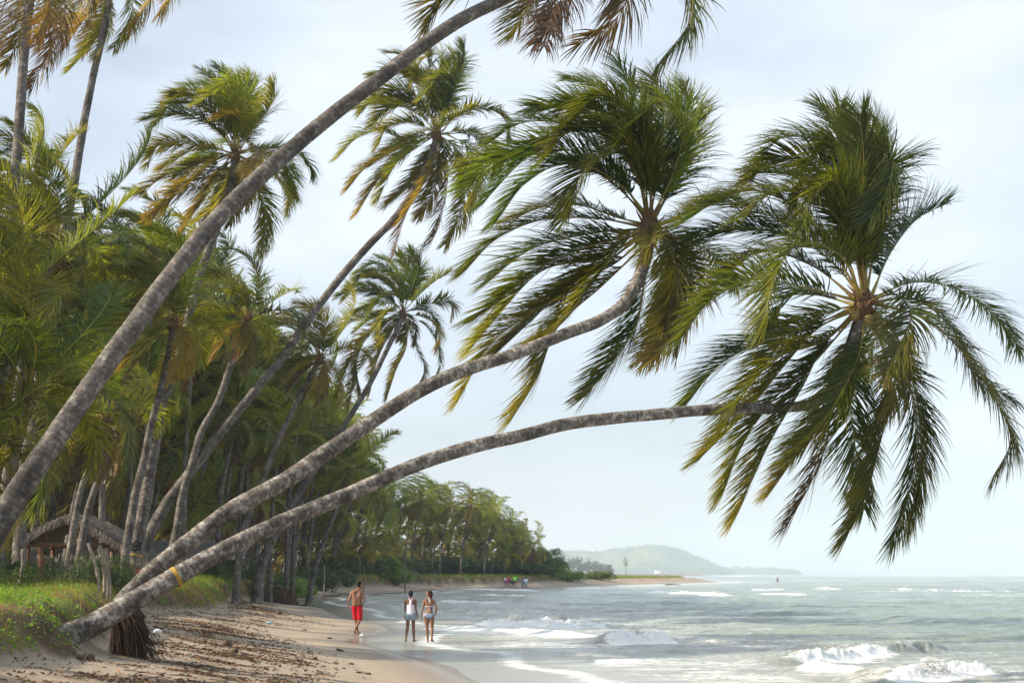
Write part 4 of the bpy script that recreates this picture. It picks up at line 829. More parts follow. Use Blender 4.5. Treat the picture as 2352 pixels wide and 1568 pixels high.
# dark broadleaf tree ending the tree line
x = P(1222, 1318, 262)[0]; z = gz(x, 262); rt = empty('broadleaf_tree', (x, 262, z), 'dark broadleaf tree with flat layered crown at the right end of the tree line', 'tree')
a = Acc(); 
for k in range(5): tube(a, spline([(0, 0, -.3), (.3 * k - .6, 0, 1.5), (1.3 * k - 2.6, .4 * k - 1, 3.4)], 8), [.28, .24, .2, .17, .14, .1, .07, .04], 7, (.08, .06, .05))
a.build('trunk', M['far'], rt); a = Acc()
for k in range(9): blob_tree(a, r2.uniform(-3.2, 3.6), r2.uniform(-2, 2), r2.uniform(-.5, 2.0), 3.0, 3.4, r2, .24, 800, np.array([.018, .04, .012]), (.07, .12, .025))
a.build('crown', M['bush'], rt)

# ------------------------------------------------------------------ grass, creepers, roots on the bank
def blades(n_try, y0, y1, hgt, wid, seed, dens=None, tips=(-.5, 0)):
    rng = np.random.default_rng(seed); Y = y0 * (y1 / y0) ** rng.random(n_try)
    xs = np.interp(Y, SH[:, 0], SH[:, 1]); X = xs - rng.uniform(4, 26, n_try)
    px = 1176 + F * X / Y
    k = (px > -350) & (px < 1700); X, Y = X[k], Y[k]
    z, s, f, st = ground_parts(X, Y)
    pr = sstep(.05, .4, st) * (.30 + .7 * sstep(-.4, .2, fbm(X / .8, Y / .8, 3, 301))) * (1 - sstep(13, 20, s - f) * .75)
    k = rng.random(len(X)) < pr; X, Y, z, st, s, f = X[k], Y[k], z[k], st[k], s[k], f[k]; n = len(X)
    sc_ = np.clip(Y / 30, 1, 7) if hgt < .8 else np.ones(n); tall = .7 + .8 * vnoise(X / 1.5, Y / 1.5, 303)
    h = hgt * tall * rng.uniform(.5, 1.3, n) * np.clip(sc_, 1, 1.7); w = wid * sc_ * rng.uniform(.6, 1.3, n)
    a_ = rng.uniform(0, 6.28, n); wd = np.stack([np.cos(a_), np.sin(a_), np.zeros(n)], 1) * w[:, None] / 2
    b = np.stack([X, Y, z - .02], 1); lean = rng.normal(0, .35, (n, 3)) + [-.35, -.1, 0]; lean[:, 2] = 0
    rows = [b + np.array([0, 0, 1]) * (h * t)[:, None] * (1 - .25 * t) + lean * (h * t * t)[:, None] for t in (0, .5, 1.)]
    V = np.stack([np.stack([r_ - wd * q, r_ + wd * q], 1) for r_, q in zip(rows, (1, .8, .12))], 1).reshape(-1, 3)
    i = (np.arange(n) * 6)[:, None] + np.array([[0, 2]]); f_ = np.stack([i, i + 1, i + 3, i + 2], -1).reshape(-1, 4)
    dry = sstep(0, .5, fbm(X / 1.7, Y / 1.7, 3, 305) + .5 * (1 - sstep(0, 2.2, s - f)) - .15)[:, None]; dry = np.clip(dry + rng.normal(0, .15, (n, 1)), 0, 1)
    g = np.array([.07, .15, .028]) + (np.array([.19, .28, .05]) - [.07, .15, .028]) * rng.random((n, 1)); c = g * (1 - dry) + np.array([.24, .17, .085]) * dry
    return V, f_, np.repeat(c, 6, 0)
a = Acc()
a.add(*blades(150000, 15, 30, .17, .006, 1)); a.add(*blades(200000, 28, 75, .20, .008, 2)); a.add(*blades(170000, 70, 420, .30, .010, 3))
a.add(*blades(14000, 18, 60, .42, .006, 4))
tag(a.build('grass', M['grass']), 'green and straw-coloured grass covering the bank and the spit', 'grass', kind='stuff')
# creeping vine leaves
rng = np.random.default_rng(9); n = 110000; Y = 15 * (90 / 15) ** rng.random(n); X = np.interp(Y, SH[:, 0], SH[:, 1]) - rng.uniform(4, 16, n)
z, s, f, st = ground_parts(X, Y); k = rng.random(n) < sstep(.03, .3, st) * sstep(-.25, .2, fbm(X / 1.4, Y / 1.4, 3, 307)) * (1 - sstep(3, 6, s - f)); X, Y, z = X[k], Y[k], z[k]; n = len(X)
p = np.stack([X, Y, z + rng.uniform(.01, .16, n)], 1); nr = unit(rng.normal(size=(n, 3)) * .5 + [0, -.2, 1]); t1 = unit(np.cross(nr, rng.normal(size=(n, 3)))); t2 = np.cross(nr, t1) * .7; s_ = (.03 * rng.uniform(.6, 1.3, n) * np.clip(Y / 30, 1, 2))[:, None]
v = np.stack([p - t1 * s_, p + t2 * s_, p + t1 * s_, p - t2 * s_], 1).reshape(-1, 3); cc = np.array([.05, .13, .02]) + (np.array([.18, .30, .04]) - [.05, .13, .02]) * rng.random((n, 1))
dr = (rng.random((n, 1)) < .1); cc = np.where(dr, [[.16, .09, .05]], cc)
a = Acc(); a.add(v, np.arange(n * 4).reshape(-1, 4), np.repeat(cc, 4, 0)); tag(a.build('creeping_vine', M['grass']), 'low creeping vine with small round leaves on the bank edge', 'vine', kind='stuff')
# hanging roots on the cut face of the bank
rng = np.random.default_rng(10); n = 42000; Y = np.where(rng.random(n) < .45, rng.uniform(94.5, 107.6, n), 15 * (100 / 15) ** rng.random(n)); X = np.interp(Y, SH[:, 0], SH[:, 1]) - rng.uniform(.3, 10, n)
z, s, f, st = ground_parts(X, Y); k = (st > .12) & (st < .95) & (rng.random(n) < .25 + .75 * ((Y > 94) & (Y < 108))); X, Y, z = X[k], Y[k], z[k]; n = len(X)
w = .006 * np.clip(Y / 25, 1, 4) * rng.uniform(.6, 1.6, n); L = rng.uniform(.12, .55, n) * np.where(Y > 90, 1.4, 1)
a_ = rng.uniform(-.6, .6, n); wd = np.stack([np.cos(a_), np.sin(a_), np.zeros(n)], 1) * w[:, None]; top = np.stack([X, Y, z + .03], 1) + [.04, -.04, 0]; dn = top + np.stack([rng.normal(.12, .1, n), rng.normal(-.1, .08, n), -L], 1)
v = np.stack([top - wd, top + wd, dn + wd * .3, dn - wd * .3], 1).reshape(-1, 3); cc = np.array([.06, .035, .025]) + (np.array([.22, .13, .08]) - [.06, .035, .025]) * rng.random((n, 1)) ** 1.5
a = Acc(); a.add(v, np.arange(n * 4).reshape(-1, 4), np.repeat(cc, 4, 0))
n = 5000; X = np.interp(97.3, SH[:, 0], SH[:, 1]) - .6 - 6.5 * rng.random(n); zt = ground_parts(X, np.full(n, 98.2))[0]; top = np.stack([X, 97.0 - .25 * rng.random(n), zt * rng.uniform(.55, 1.04, n)], 1); L = rng.uniform(.3, .9, n); dn = top + np.stack([rng.normal(0, .1, n), -rng.uniform(0, .3, n), -np.minimum(L, top[:, 2] - .15)], 1); wd = np.stack([rng.uniform(.01, .03, n), 0 * X, 0 * X], 1)
cc = np.array([.045, .028, .02]) + (np.array([.20, .13, .08]) - [.045, .028, .02]) * rng.random((n, 1)) ** 1.8; a.add(np.stack([top - wd, top + wd, dn + wd * .3, dn - wd * .3], 1).reshape(-1, 3), np.arange(n * 4).reshape(-1, 4), np.repeat(cc, 4, 0)); tag(a.build('bank_roots', M['root']), 'brown fibrous roots hanging from the eroded edge of the bank', 'roots', kind='stuff')
# root mass of the two leaning palms, slumping onto the sand
rng = np.random.default_rng(12); rb = G(318, 1462); a = Acc(); o3 = palm_m[0]; og = np.array(o3.location)
for k in range(620):
    th = rng.uniform(-1.5, 1.2); r0 = rng.uniform(0, .16); p0 = P(276 + rng.uniform(-24, 22), 1408 + rng.uniform(-8, 12), 24.3 + rng.uniform(-.15, .2)); L = rng.uniform(.25, .55)
    p2 = np.array([p0[0] + .02 + .30 * rng.random() ** 1.5 * (1 + math.sin(th)) + (.35 * rng.random() if rng.random() < .2 else 0), p0[1] + .30 - .6 * math.cos(th) * rng.random() ** 1.5, 0]); p2[2] = gz(p2[0], p2[1]) + .01
    tube(a, spline([p0, (p0 + p2) / 2 + [.02, 0, .08], p2], 5), [.012, .01, .008, .006, .003], 4, np.array([.032, .020, .015]) + rng.random() ** 2 * np.array([.075, .045, .03]))
a.build('root_mass', M['root'], o3, False, og)
a = Acc(); cc_ = P(286, 1446, 24.7); th = np.linspace(0, np.pi, 14); pr_ = np.stack([0 * th, 0 * th, np.cos(th)], 1) * .42
tube(a, cc_ + pr_ + np.stack([.10 * (1 - np.cos(th)), 0 * th, 0 * th], 1), np.maximum(np.sin(th), .05) * .26 * (1 + .12 * np.sin(7 * th)), 20, (.05, .032, .024), .5, np.random.default_rng(4))
a.build('root_ball', M['root'], o3, True, og)

# ------------------------------------------------------------------ number on the trunk
sp1, rs1 = p1[1], p1[2]
def trunk_at(sp, rs, py):
    k = int(np.argmin([abs(pix(q)[1] - py) for q in sp])); return sp[k], rs[k]
q, rq = trunk_at(sp1, rs1, 1254)
ndir = unit(np.array([-q[0], -q[1], 0])); sx = np.array([-ndir[1], ndir[0], 0]); a = Acc()
if sx[0] < 0: sx = -sx
up, _ = trunk_at(sp1, rs1, 1236); dn, _ = trunk_at(sp1, rs1, 1270); axu = unit(up - dn)
def stroke(x0, y0, x1, y1, w=.028):
    m = 6; out = []; x0, y0, x1, y1, w = x0 * 1.3, y0 * 1.3, x1 * 1.3, y1 * 1.3, w * 1.3
    for j in range(m + 1):
        for sgn in (-1, 1):
            dx, dy = x1 - x0, y1 - y0; L = math.hypot(dx, dy); nx, ny = -dy / L * w * sgn, dx / L * w * sgn
            X_, Y_ = x0 + dx * j / m + nx, y0 + dy * j / m + ny; R_ = rq * 1.07 + .012; an = X_ / R_
            out.append(q + axu * Y_ + R_ * (math.sin(an) * sx + math.cos(an) * ndir))
    a.add(out, [(2 * j, 2 * j + 1, 2 * j + 3, 2 * j + 2) for j in range(m)], (.01, .01, .01))
def bend_(pts, w=.026):
    for (x0, y0), (x1, y1) in zip(pts[:-1], pts[1:]): stroke(x0, y0, x1, y1, w)
stroke(-.155, -.13, -.155, .11); stroke(-.155, .11, -.19, .06)
bend_([(-.075, -.13), (-.075, .13), (.045, .13), (.045, -.13), (-.075, -.13)]); stroke(-.075, 0, .045, 0)
stroke(.13, -.13, .13, .11); stroke(.13, .11, .095, .06)
a.build('painted_number', M['black'], p1[0], False, np.array(p1[0].location))

# ------------------------------------------------------------------ hut, fences, posts
def box(a, c0, c1, w, h, c=(.2, .1, .05)):
    c0, c1 = np.array(c0, float), np.array(c1, float); d = unit(c1 - c0); s_ = unit(np.cross(d, [0, 0, 1.]) if abs(d[2]) < .9 else np.array([1., 0, 0])); u = np.cross(s_, d)
    v = [e + s_ * i * w / 2 + u * j * h / 2 for e in (c0, c1) for i, j in ((-1, -1), (1, -1), (1, 1), (-1, 1))]
    a.add(v, [(0, 1, 2, 3), (7, 6, 5, 4), (0, 4, 5, 1), (1, 5, 6, 2), (2, 6, 7, 3), (3, 7, 4, 0)], c)
def hut():
    Y = 58.0; gzz = gz(P(165, 1318, Y)[0], Y); base = np.array([P(165, 1318, Y)[0], Y, gzz]); rt = empty('thatched_hut', base, 'open hut with shaggy thatched gable roof and brown timber beams', 'hut')
    p = lambda x, y, dy=0: P(x, y, Y) + np.array([0, dy, 0]) - base
    D = 3.2
    for x in (65, 259):
        for dy in (0, D):
            a = Acc(); t = p(x, 1250, dy); box(a, (t[0], dy, -.2), (t[0], dy, t[2]), .17, .17); a.build('post', M['beam'], rt)
    for dy in (0, D):
        a = Acc(); l, r = p(58, 1251, dy), p(266, 1251, dy); l[1] = r[1] = dy - .1; box(a, l, r, .12, .17); a.build('tie_beam', M['beam'], rt)
    for x, y in ((165, 1190), (108, 1220), (223, 1216)):
        a = Acc(); t = p(x, y); box(a, (t[0], -.02, p(x, 1247)[2]), (t[0], -.02, t[2]), .15, .12); a.build('king_post', M['beam'], rt)
    for (x0, y0), (x1, y1) in (((163, 1188), (62, 1243)), ((163, 1188), (292, 1262))):
        a = Acc(); box(a, p(x0, y0 + 6), p(x1, y1 + 6), .1, .12); a.build('rafter', M['beam'], rt)
    rng = np.random.default_rng(14); a = Acc()
    n = 7000; side = rng.random(n) < .5; u = rng.random(n)
    apex = p(163, 1183)[[0, 2]]; L_ = p(58, 1240)[[0, 2]]; R__ = p(296, 1259)[[0, 2]]
    sag = lambda u: .10 * np.sin(np.pi * u)
    E = np.where(side[:, None], L_[None], R__[None]); pos = apex[None] * (1 - u[:, None]) + E * u[:, None]; yy = rng.uniform(-.35, D + .3, n)
    z_ = pos[:, 1] + sag(u) + rng.uniform(-.03, .1, n); sl_ = unit(E - apex[None]); L = rng.uniform(.3, .65, n)
    t0 = np.stack([pos[:, 0], yy, z_], 1); t1 = t0 + np.stack([sl_[:, 0] * L, rng.normal(0, .12, n), sl_[:, 1] * L - .02 - .12 * (u > .85)], 1); w = rng.uniform(.012, .03, n)
    wv = np.stack([np.zeros(n), w, np.zeros(n)], 1) + np.stack([rng.normal(0, .006, n), np.zeros(n), rng.uniform(.0, .012, n)], 1)
    c = np.array([.09, .072, .058]) + (np.array([.27, .235, .20]) - [.09, .072, .058]) * rng.random((n, 1)) ** 1.3
    a.add(np.stack([t0 - wv, t0 + wv, t1 + wv * .3, t1 - wv * .3], 1).reshape(-1, 3), np.arange(4 * n).reshape(-1, 4), np.repeat(c, 4, 0))
    for E_ in (L_, R__):   # thatch bed under the loose strands
        us = np.linspace(0, 1, 9); top = [(apex * (1 - q_) + E_ * q_) for q_ in us]
        V = [(t[0], dy, t[1] + sag(q_) + o_) for o_ in (0, -.09) for t, q_ in zip(top, us) for dy in (-.3, D + .3)]
        fs = [(2 * i, 2 * i + 1, 2 * i + 3, 2 * i + 2) for i in range(8)] + [(18 + 2 * i, 20 + 2 * i, 21 + 2 * i, 19 + 2 * i) for i in range(8)] + [(2 * i, 2 * i + 2, 20 + 2 * i, 18 + 2 * i) for i in range(8)] + [(16, 17, 35, 34)]
        a.add(V, fs, (.13, .10, .08))
    # ragged fringe hanging over the gable
    n = 900; u = rng.random(n); side = rng.random(n) < .5; E = np.where(side[:, None], L_[None], R__[None]); pos = apex[None] * (1 - u[:, None]) + E * u[:, None]; L = rng.uniform(.08, .38, n)
    t0 = np.stack([pos[:, 0], rng.uniform(-.4, -.25, n), pos[:, 1] + sag(u)], 1); t1 = t0 + np.stack([rng.normal(0, .06, n) - .04, rng.normal(-.03, .04, n), -L], 1); wv = np.stack([rng.uniform(.008, .02, n), np.zeros(n), np.zeros(n)], 1)
    a.add(np.stack([t0 - wv, t0 + wv, t1 + wv * .3, t1 - wv * .3], 1).reshape(-1, 3), np.arange(4 * n).reshape(-1, 4), np.repeat(np.array([.12, .09, .07]) + .16 * rng.random((n, 1)), 4, 0))
    a.build('thatch_roof', M['thatch'], rt)
hut()
def hut2():
    Y = 84.; x0, x1 = P(315, 1318, Y)[0], P(560, 1318, Y)[0]; cx = (x0 + x1) / 2; g = gz(cx, Y); rt = empty('thatched_shed', (cx, Y, g), 'long low shed with pale thatched roof behind the trunks', 'hut'); rng = np.random.default_rng(15)
    zt = P(400, 1240, Y)[2] - g; ze = P(400, 1278, Y)[2] - g; w = (x1 - x0) / 2; a = Acc(); a.add([(-w, 0, ze), (w, 0, ze), (w, 1.8, zt), (-w, 1.8, zt), (w, 3.6, ze), (-w, 3.6, ze)], [(0, 1, 2, 3), (3, 2, 4, 5)], (.3, .27, .24))
    n = 7000; u = rng.random(n); X = rng.uniform(-w, w, n); t0 = np.stack([X, 1.8 * u - .03, ze + (zt - ze) * u + .03], 1); L = rng.uniform(.25, .5, n); t1 = t0 + np.stack([rng.normal(0, .06, n), -L * .8, -L * (zt - ze) / 1.8 * .8], 1); wv = np.stack([rng.uniform(.015, .035, n), np.zeros(n), np.zeros(n)], 1)
    a.add(np.stack([t0 - wv, t0 + wv, t1 + wv * .3, t1 - wv * .3], 1).reshape(-1, 3), np.arange(4 * n).reshape(-1, 4), np.repeat(np.array([.30, .27, .24]) + .32 * rng.random((n, 1)), 4, 0)); a.build('thatch_roof', M['thatch'], rt)
    for k in range(6):
        a = Acc(); X = -w + .2 + (2 * w - .4) * k / 5; tube(a, [(X, .1, -.3), (X + .03, .1, ze + .05)], .06, 6, (.2, .15, .1)); a.build('post', M['wood'], rt)
hut2()
def post(px, top, base, Y, w, label, bendx=0, m='wood'):
    b = P(px, base, Y); b[2] = gz(b[0], Y); t = P(px, top, Y); h = t[2] - b[2]; dx = P(px + bendx, top, Y)[0] - b[0]
    a = Acc(); rng = np.random.default_rng(int(px * 7)); tube(a, spline([(0, 0, -.3), (dx * .1, .02, h * .3), (dx * .5 + .03, 0, h * .62), (dx, 0, h)], 14), w * (1 + .12 * rng.normal(size=14)), 8, (.2, .17, .13), cap=True)
    o = a.build('fence_post', M[m], None, True); o.location = b; tag(o, label, 'fence post')
post(228, 1247, 1352, 33, .038, 'grey bent fence post, leftmost of the clustered grey posts', -26)
post(241, 1252, 1352, 33.4, .045, 'thick grey split post with pale cut top', -12)
post(249, 1258, 1352, 33.2, .042, 'straight grey post right of the split one', -6)
post(256, 1262, 1352, 33.6, .022, 'thin forked stick leaning on the rightmost grey post', -20)
post(92, 1257, 1345, 34, .07, 'dark brown square-looking fence post in front of the hut', 0, 'beam')
post(45, 1260, 1345, 33, .05, 'grey post at the foot of the tall left trunk', 8)
post(745, 1296, 1318, 128, .06, 'thin pale stake on the grassy bank left of the man')
post(836, 1298, 1320, 132, .06, 'thin pale stake right of the round green bush')
post(931, 1270, 1322, 160, .09, 'tall crooked stick standing beyond the right end of the grassy bank', -4)
def stick_fence(x0, x1, Y0, Y1, top, n, label, w, seed, m='wood'):
    rng = np.random.default_rng(seed); c = P((x0 + x1) / 2, 1318, (Y0 + Y1) / 2); c[2] = gz(c[0], c[1]); rt = empty('stick_fence', c, label, 'fence')
    pr = []
    for k in range(4):
        a = Acc(); tube(a, spline([(0, 0, -.3), (rng.normal(0, .03), 0, .5), (rng.normal(0, .05), rng.normal(0, .03), 1.0)], 7), w * np.array([1.1, 1, 1.05, .95, 1, .9, .75]), 6, (.2, .17, .14), cap=True); pr.append(a)
    me = [None] * 4
    for i in range(n):
        u = (i + rng.uniform(-.25, .25)) / n; px = x0 + (x1 - x0) * u; Y = Y0 + (Y1 - Y0) * u; b = P(px, 1318, Y); z = gz(b[0], Y); h = P(px, top + rng.uniform(-5, 8), Y)[2] - z; k = i % 4
        if me[k] is None: o = pr[k].build('stick', M[m], rt, True); me[k] = o
        else: o = me[k].copy(); col.objects.link(o); o.parent = rt
        o.location = (b[0] - c[0], Y - c[1], z - c[2]); o.scale = (1, 1, max(.3, h)); o.rotation_euler = (rng.normal(0, .03), rng.normal(0, .05), rng.uniform(0, 6))
    for zz in (.35, .75):
        a = Acc(); l, r = P(x0, 1318, Y0), P(x1, 1318, Y1); hh = 1.0; tube(a, [np.array([l[0], Y0 - .04, gz(l[0], Y0) + zz]) - c, np.array([r[0], Y1 - .04, gz(r[0], Y1) + zz]) - c], .018, 5, (.15, .12, .1)); a.build('rail', M[m], rt)
stick_fence(85, 290, 47, 49, 1276, 90, 'rough fence of thin weathered sticks in front of the hut', .022, 31)
stick_fence(300, 430, 50, 58, 1286, 55, 'stick fence with faded orange netting behind the leaning trunks', .022, 32)
stick_fence(934, 1062, 212, 250, 1304, 85, 'row of grey upright stakes along the far edge of the beach', .06, 33)
a = Acc(); l = P(318, 1318, 50.6); r = P(356, 1318, 52.2); g = gz(l[0], 50.6)
for k in range(16): u = k / 15; xx = l + (r - l) * u; box(a, (xx[0], xx[1] - .3, g - .1), (xx[0] + .03, xx[1] - .3, g + .62), .03, .008)
for k in range(5): box(a, (l[0], l[1] - .305, g + .1 + .12 * k), (r[0], r[1] - .305, g + .1 + .12 * k), .006, .03)
o = a.build('netting', M['net'], None); tag(o, 'torn orange plastic netting hung on the stick fence', 'netting')

# ------------------------------------------------------------------ litter on the sand
def litter():
    rng = np.random.default_rng(16); a = Acc(); n = 120000
    Y = 15 * (90 / 15) ** rng.random(n); X = np.interp(Y, SH[:, 0], SH[:, 1]) - np.abs(rng.normal(4.9, 1.35, n)); z, s, f, st = ground_parts(X, Y)
    pr = sstep(-.12, .4, fbm(X / .9, Y / .4, 3, 401)) * sstep(2.6, 4, s) * (1 - sstep(.0, .35, st)) + .03; k = (rng.random(n) < pr) & (s > 2.2) & (st < .7); X, Y, z = X[k], Y[k], z[k]; n = len(X)
    L = .06 * rng.uniform(.15, 1, n) ** 2.1; an = rng.uniform(0, 6.28, n); d = np.stack([np.cos(an), np.sin(an) * .8, rng.normal(0, .25, n)], 1) * L[:, None]; w = np.stack([-np.sin(an), np.cos(an), rng.normal(0, .4, n)], 1) * (L * rng.uniform(.12, .5, n))[:, None]
    p = np.stack([X, Y, z + .012 + .5 * np.abs(d[:, 2])], 1); v = np.stack([p - d, p + w, p + d, p - w], 1); c = np.array([.07, .045, .03]) + (np.array([.26, .17, .11]) - [.05, .03, .02]) * rng.random((n, 1)) ** 1.5; c = np.where(rng.random((n, 1)) < .05, [[.34, .15, .06]], c)
    up_ = np.array([0, 0, 1.]) * (L * .35)[:, None]
    a.add(v.reshape(-1, 3), np.arange(4 * n).reshape(-1, 4), np.repeat(c, 4, 0)); v2 = np.stack([p - d, p + up_, p + d, p - up_ * .3], 1); a.add(v2.reshape(-1, 3), np.arange(4 * n).reshape(-1, 4), np.repeat(c, 4, 0))
    n = 260; Y = 15 * (60 / 15) ** rng.random(n); X = np.interp(Y, SH[:, 0], SH[:, 1]) - rng.uniform(3.0, 6.8, n)
    for x, y in zip(X, Y):
        q = gz(x, y); an = rng.uniform(-.5, .5) + (0 if rng.random() < .7 else 1.5); L = rng.uniform(.1, .45); e = np.array([math.cos(an) * L, math.sin(an) * L, 0]); e[2] = gz(x + e[0], y + e[1]) - q
        tube(a, spline([(x, y, q + .01), np.array([x, y, q + .03]) + e / 2 + rng.normal(0, .02, 3), np.array([x, y, q + .015]) + e], 5), [.006, .007, .006, .005, .002], 4, (.09, .06, .045))
    tag(a.build('beach_litter', M['debris']), 'dark rotted palm litter, husk bits and twigs strewn over the upper sand', 'litter', kind='stuff')
litter()
def lump(px, py, r, name, label, cat, m='husk', sq=(1, 1, .8), group=None, seed=0, child=True):
    g = G(px, py); rng = np.random.default_rng(int(px * 13 + py) + seed); bm = bmesh.new(); bmesh.ops.create_icosphere(bm, subdivisions=3, radius=r)
    for v in bm.verts:
        d = v.co.normalized(); k = 1 + .18 * float(fbm(np.array([d.x * 1.7 + px]), np.array([d.y * 1.7 + d.z * 2.1]), 3, 7)[0]) + .06 * math.sin(3 * math.atan2(d.y, d.x)); v.co = Vector((v.co.x * sq[0], v.co.y * sq[1], v.co.z * sq[2])) * k
    me = bpy.data.meshes.new(name); bm.to_mesh(me); bm.free(); me.materials.append(M[m]); 
    for p_ in me.polygons: p_.use_smooth = True
    o = bpy.data.objects.new(name, me); col.objects.link(o); o.location = (g[0], g[1], g[2] + r * sq[2] * .6); o.rotation_euler = (rng.uniform(-.3, .3), rng.uniform(-.3, .3), rng.uniform(0, 6)); tag(o, label, cat, group); return o
lump(641, 1410, .13, 'coconut_husk', 'large round dark coconut husk lying upright on the sand below the bank', 'coconut')
lump(521, 1484, .10, 'coconut_husk', 'dark husk beside another, in the litter at centre of the near sand', 'coconut', sq=(1.2, 1, .9))
lump(537, 1499, .09, 'coconut_husk', 'brown husk just right of and nearer than its dark neighbour', 'coconut', sq=(1.2, 1, .8))
lump(184, 1513, .065, 'coconut_husk', 'small dark husk right at the foot of the lowest trunk', 'coconut')
lump(206, 1515, .075, 'coconut_husk', 'black husk right of the small one by the lowest trunk', 'coconut')
lump(584, 1397, .10, 'coconut_husk', 'brown husk close under the near bank', 'coconut')
for i, (px, py, r) in enumerate([(757, 1466, .06), (815, 1470, .05), (823, 1545, .05), (735, 1546, .06), (782, 1495, .08), (806, 1525, .05), (723, 1513, .06), (770, 1523, .05), (918, 1462, .03), (699, 1447, .06), (845, 1548, .05), (690, 1518, .06)]):
    if i in (1, 8): continue
    lump(px, py, r, 'husk_scrap', 'small brown husk scrap lying alone on the smooth damp sand', 'husk scrap', sq=(1.6, 1, .45), group='husk scraps on the smooth sand')
# crumpled cup, bottle, driftwood
g = G(826, 1463); a = Acc(); th = np.linspace(0, 1, 5)[:, None]; ax = unit(np.array([1., .3, .45])); tube(a, spline([(0, 0, 0), ax * .06, ax * .12], 6), [.028, .033, .037, .041, .045, .048], 12, (.8, .8, .8)); o = a.build('paper_cup', M['plastic'], None, True); o.location = g + [0, 0, .035]; tag(o, 'crumpled white cup lying on the sand behind the walking man', 'cup')
a = Acc(); tube(a, [(0, 0, 0), (.02, 0, .001), (.16, .02, .01), (.19, .025, .012), (.23, .03, .014)], [.02, .036, .036, .03, .014], 10, (.3, .5, .6), cap=True); g = G(612, 1432); o = a.build('bottle', M['blueplastic'], None, True); o.location = g + [0, 0, .035]; tag(o, 'grey-blue bottle lying in the litter left of the round husk', 'bottle')
g = G(352, 1457); a = Acc(); tube(a, spline([(0, 0, 0), (.05, .02, .04), (.12, 0, .05), (.18, .02, .01)], 6), [.02, .05, .055, .05, .04, .02], 9, (.8, .8, .8), cap=True); o = a.build('plastic_bag', M['plastic'], None, True); o.location = g + [0, 0, .03]; tag(o, 'scrap of white plastic beside the hanging root mass', 'plastic bag')
def drift(px, py, pts, w, label):
    g = G(px, py); a = Acc(); tube(a, spline(pts, 10), w * np.linspace(1, .4, 10), 7, (.2, .15, .1), cap=True); o = a.build('driftwood', M['wood'], None, True); o.location = g + [0, 0, w * .7]; tag(o, label, 'driftwood')
drift(760, 1372, [(-.7, 0, 0), (0, .1, .12), (.6, .2, .1), (1.0, 0, .25)], .14, 'pale driftwood log lying by the water right of the bank block')
drift(1003, 1345, [(-.8, 0, 0), (0, .1, .05), (.9, .1, .3)], .06, 'thin driftwood frame lying on the beach beyond the two women')
drift(620, 1560, [(-.4, 0, 0), (0, .05, .03), (.5, .02, 0)], .018, 'dark thin branch on the near sand')
drift(1545, 1343, [(-1.5, 0, 0), (0, 0, .05), (1.6, .2, 0)], .14, 'dark log on the far sandy point')
a = Acc(); rng = np.random.default_rng(18); g = G(1006, 1347)
for k in range(5): box(a, (k * .22 - .4, 0, 0), (k * .22 - .45 + rng.normal(0, .05), .1, .55), .05, .05)
box(a, (-.6, 0, .5), (.6, .1, .42), .05, .05); box(a, (-1.2, -.1, .05), (.7, .0, .05), .12, .05); o = a.build('broken_crate', M['wood'], None); o.location = g; tag(o, 'broken wooden frame washed up on the beach beyond the man', 'wooden frame')

# ------------------------------------------------------------------ people
SK = {}
def skin(c):
    k = tuple(c)
    if k not in SK: SK[k] = mat('skin', c, .55, .35, noise=(9, .06))
    return SK[k]
def cloth(name, c): return mat(name, c, .85, .15, noise=(25, .10), bump=(18, .25, .01))
DENIM = cloth('denim', (.22, .29, .36))
class Fig:
    def __init__(s, o, H, ry=0): s.o = o
def prim_mesh(prims, voxel, sm=2, clips=()):
    bm = bmesh.new()
    def hull(pts):
        b2 = bmesh.new(); vs = [b2.verts.new(p_) for p_ in pts]; r = bmesh.ops.convex_hull(b2, input=vs)
        gg = [g_ for g_ in r['geom_interior'] if isinstance(g_, bmesh.types.BMVert)]
        if gg: bmesh.ops.delete(b2, geom=gg, context='VERTS')
        me_ = bpy.data.meshes.new('t'); b2.to_mesh(me_); b2.free(); bm.from_mesh(me_); bpy.data.meshes.remove(me_)
    k = np.arange(60); ph = np.arccos(1 - 2 * (k + .5) / 60); tt = np.pi * (1 + 5 ** .5) * k; S_ = np.stack([np.cos(tt) * np.sin(ph), np.sin(tt) * np.sin(ph), np.cos(ph)], 1)
    for pr in prims:
        if pr[0] == 'c': _, p0, r0, p1_, r1 = pr; hull(np.vstack([np.array(p0) + S_ * np.array(r0), np.array(p1_) + S_ * np.array(r1)]))
        else: hull(np.array(pr[1]) + S_ * np.array(pr[2]))
    me = bpy.data.meshes.new('body'); bm.to_mesh(me); bm.free(); o = bpy.data.objects.new('body', me); col.objects.link(o)
    m_ = o.modifiers.new('r', 'REMESH'); m_.mode = 'VOXEL'; m_.voxel_size = voxel
    m2 = o.modifiers.new('s', 'SMOOTH'); m2.factor = .6; m2.iterations = sm
    dg = bpy.context.evaluated_depsgraph_get(); me2 = bpy.data.meshes.new_from_object(o.evaluated_get(dg)); bpy.data.objects.remove(o); bpy.data.meshes.remove(me)
    if clips:
        bm = bmesh.new(); bm.from_mesh(me2)
        for co, no in clips: bmesh.ops.bisect_plane(bm, geom=bm.verts[:] + bm.edges[:] + bm.faces[:], plane_co=co, plane_no=no, clear_outer=True)
        bm.to_mesh(me2); bm.free()
    for p_ in me2.polygons: p_.use_smooth = True
    return me2
def put(name, me, m, rt, label=None):
    me.materials.clear(); me.materials.append(m); o = bpy.data.objects.new(name, me); col.objects.link(o); o.parent = rt
    if label: o['label'] = label
    return o
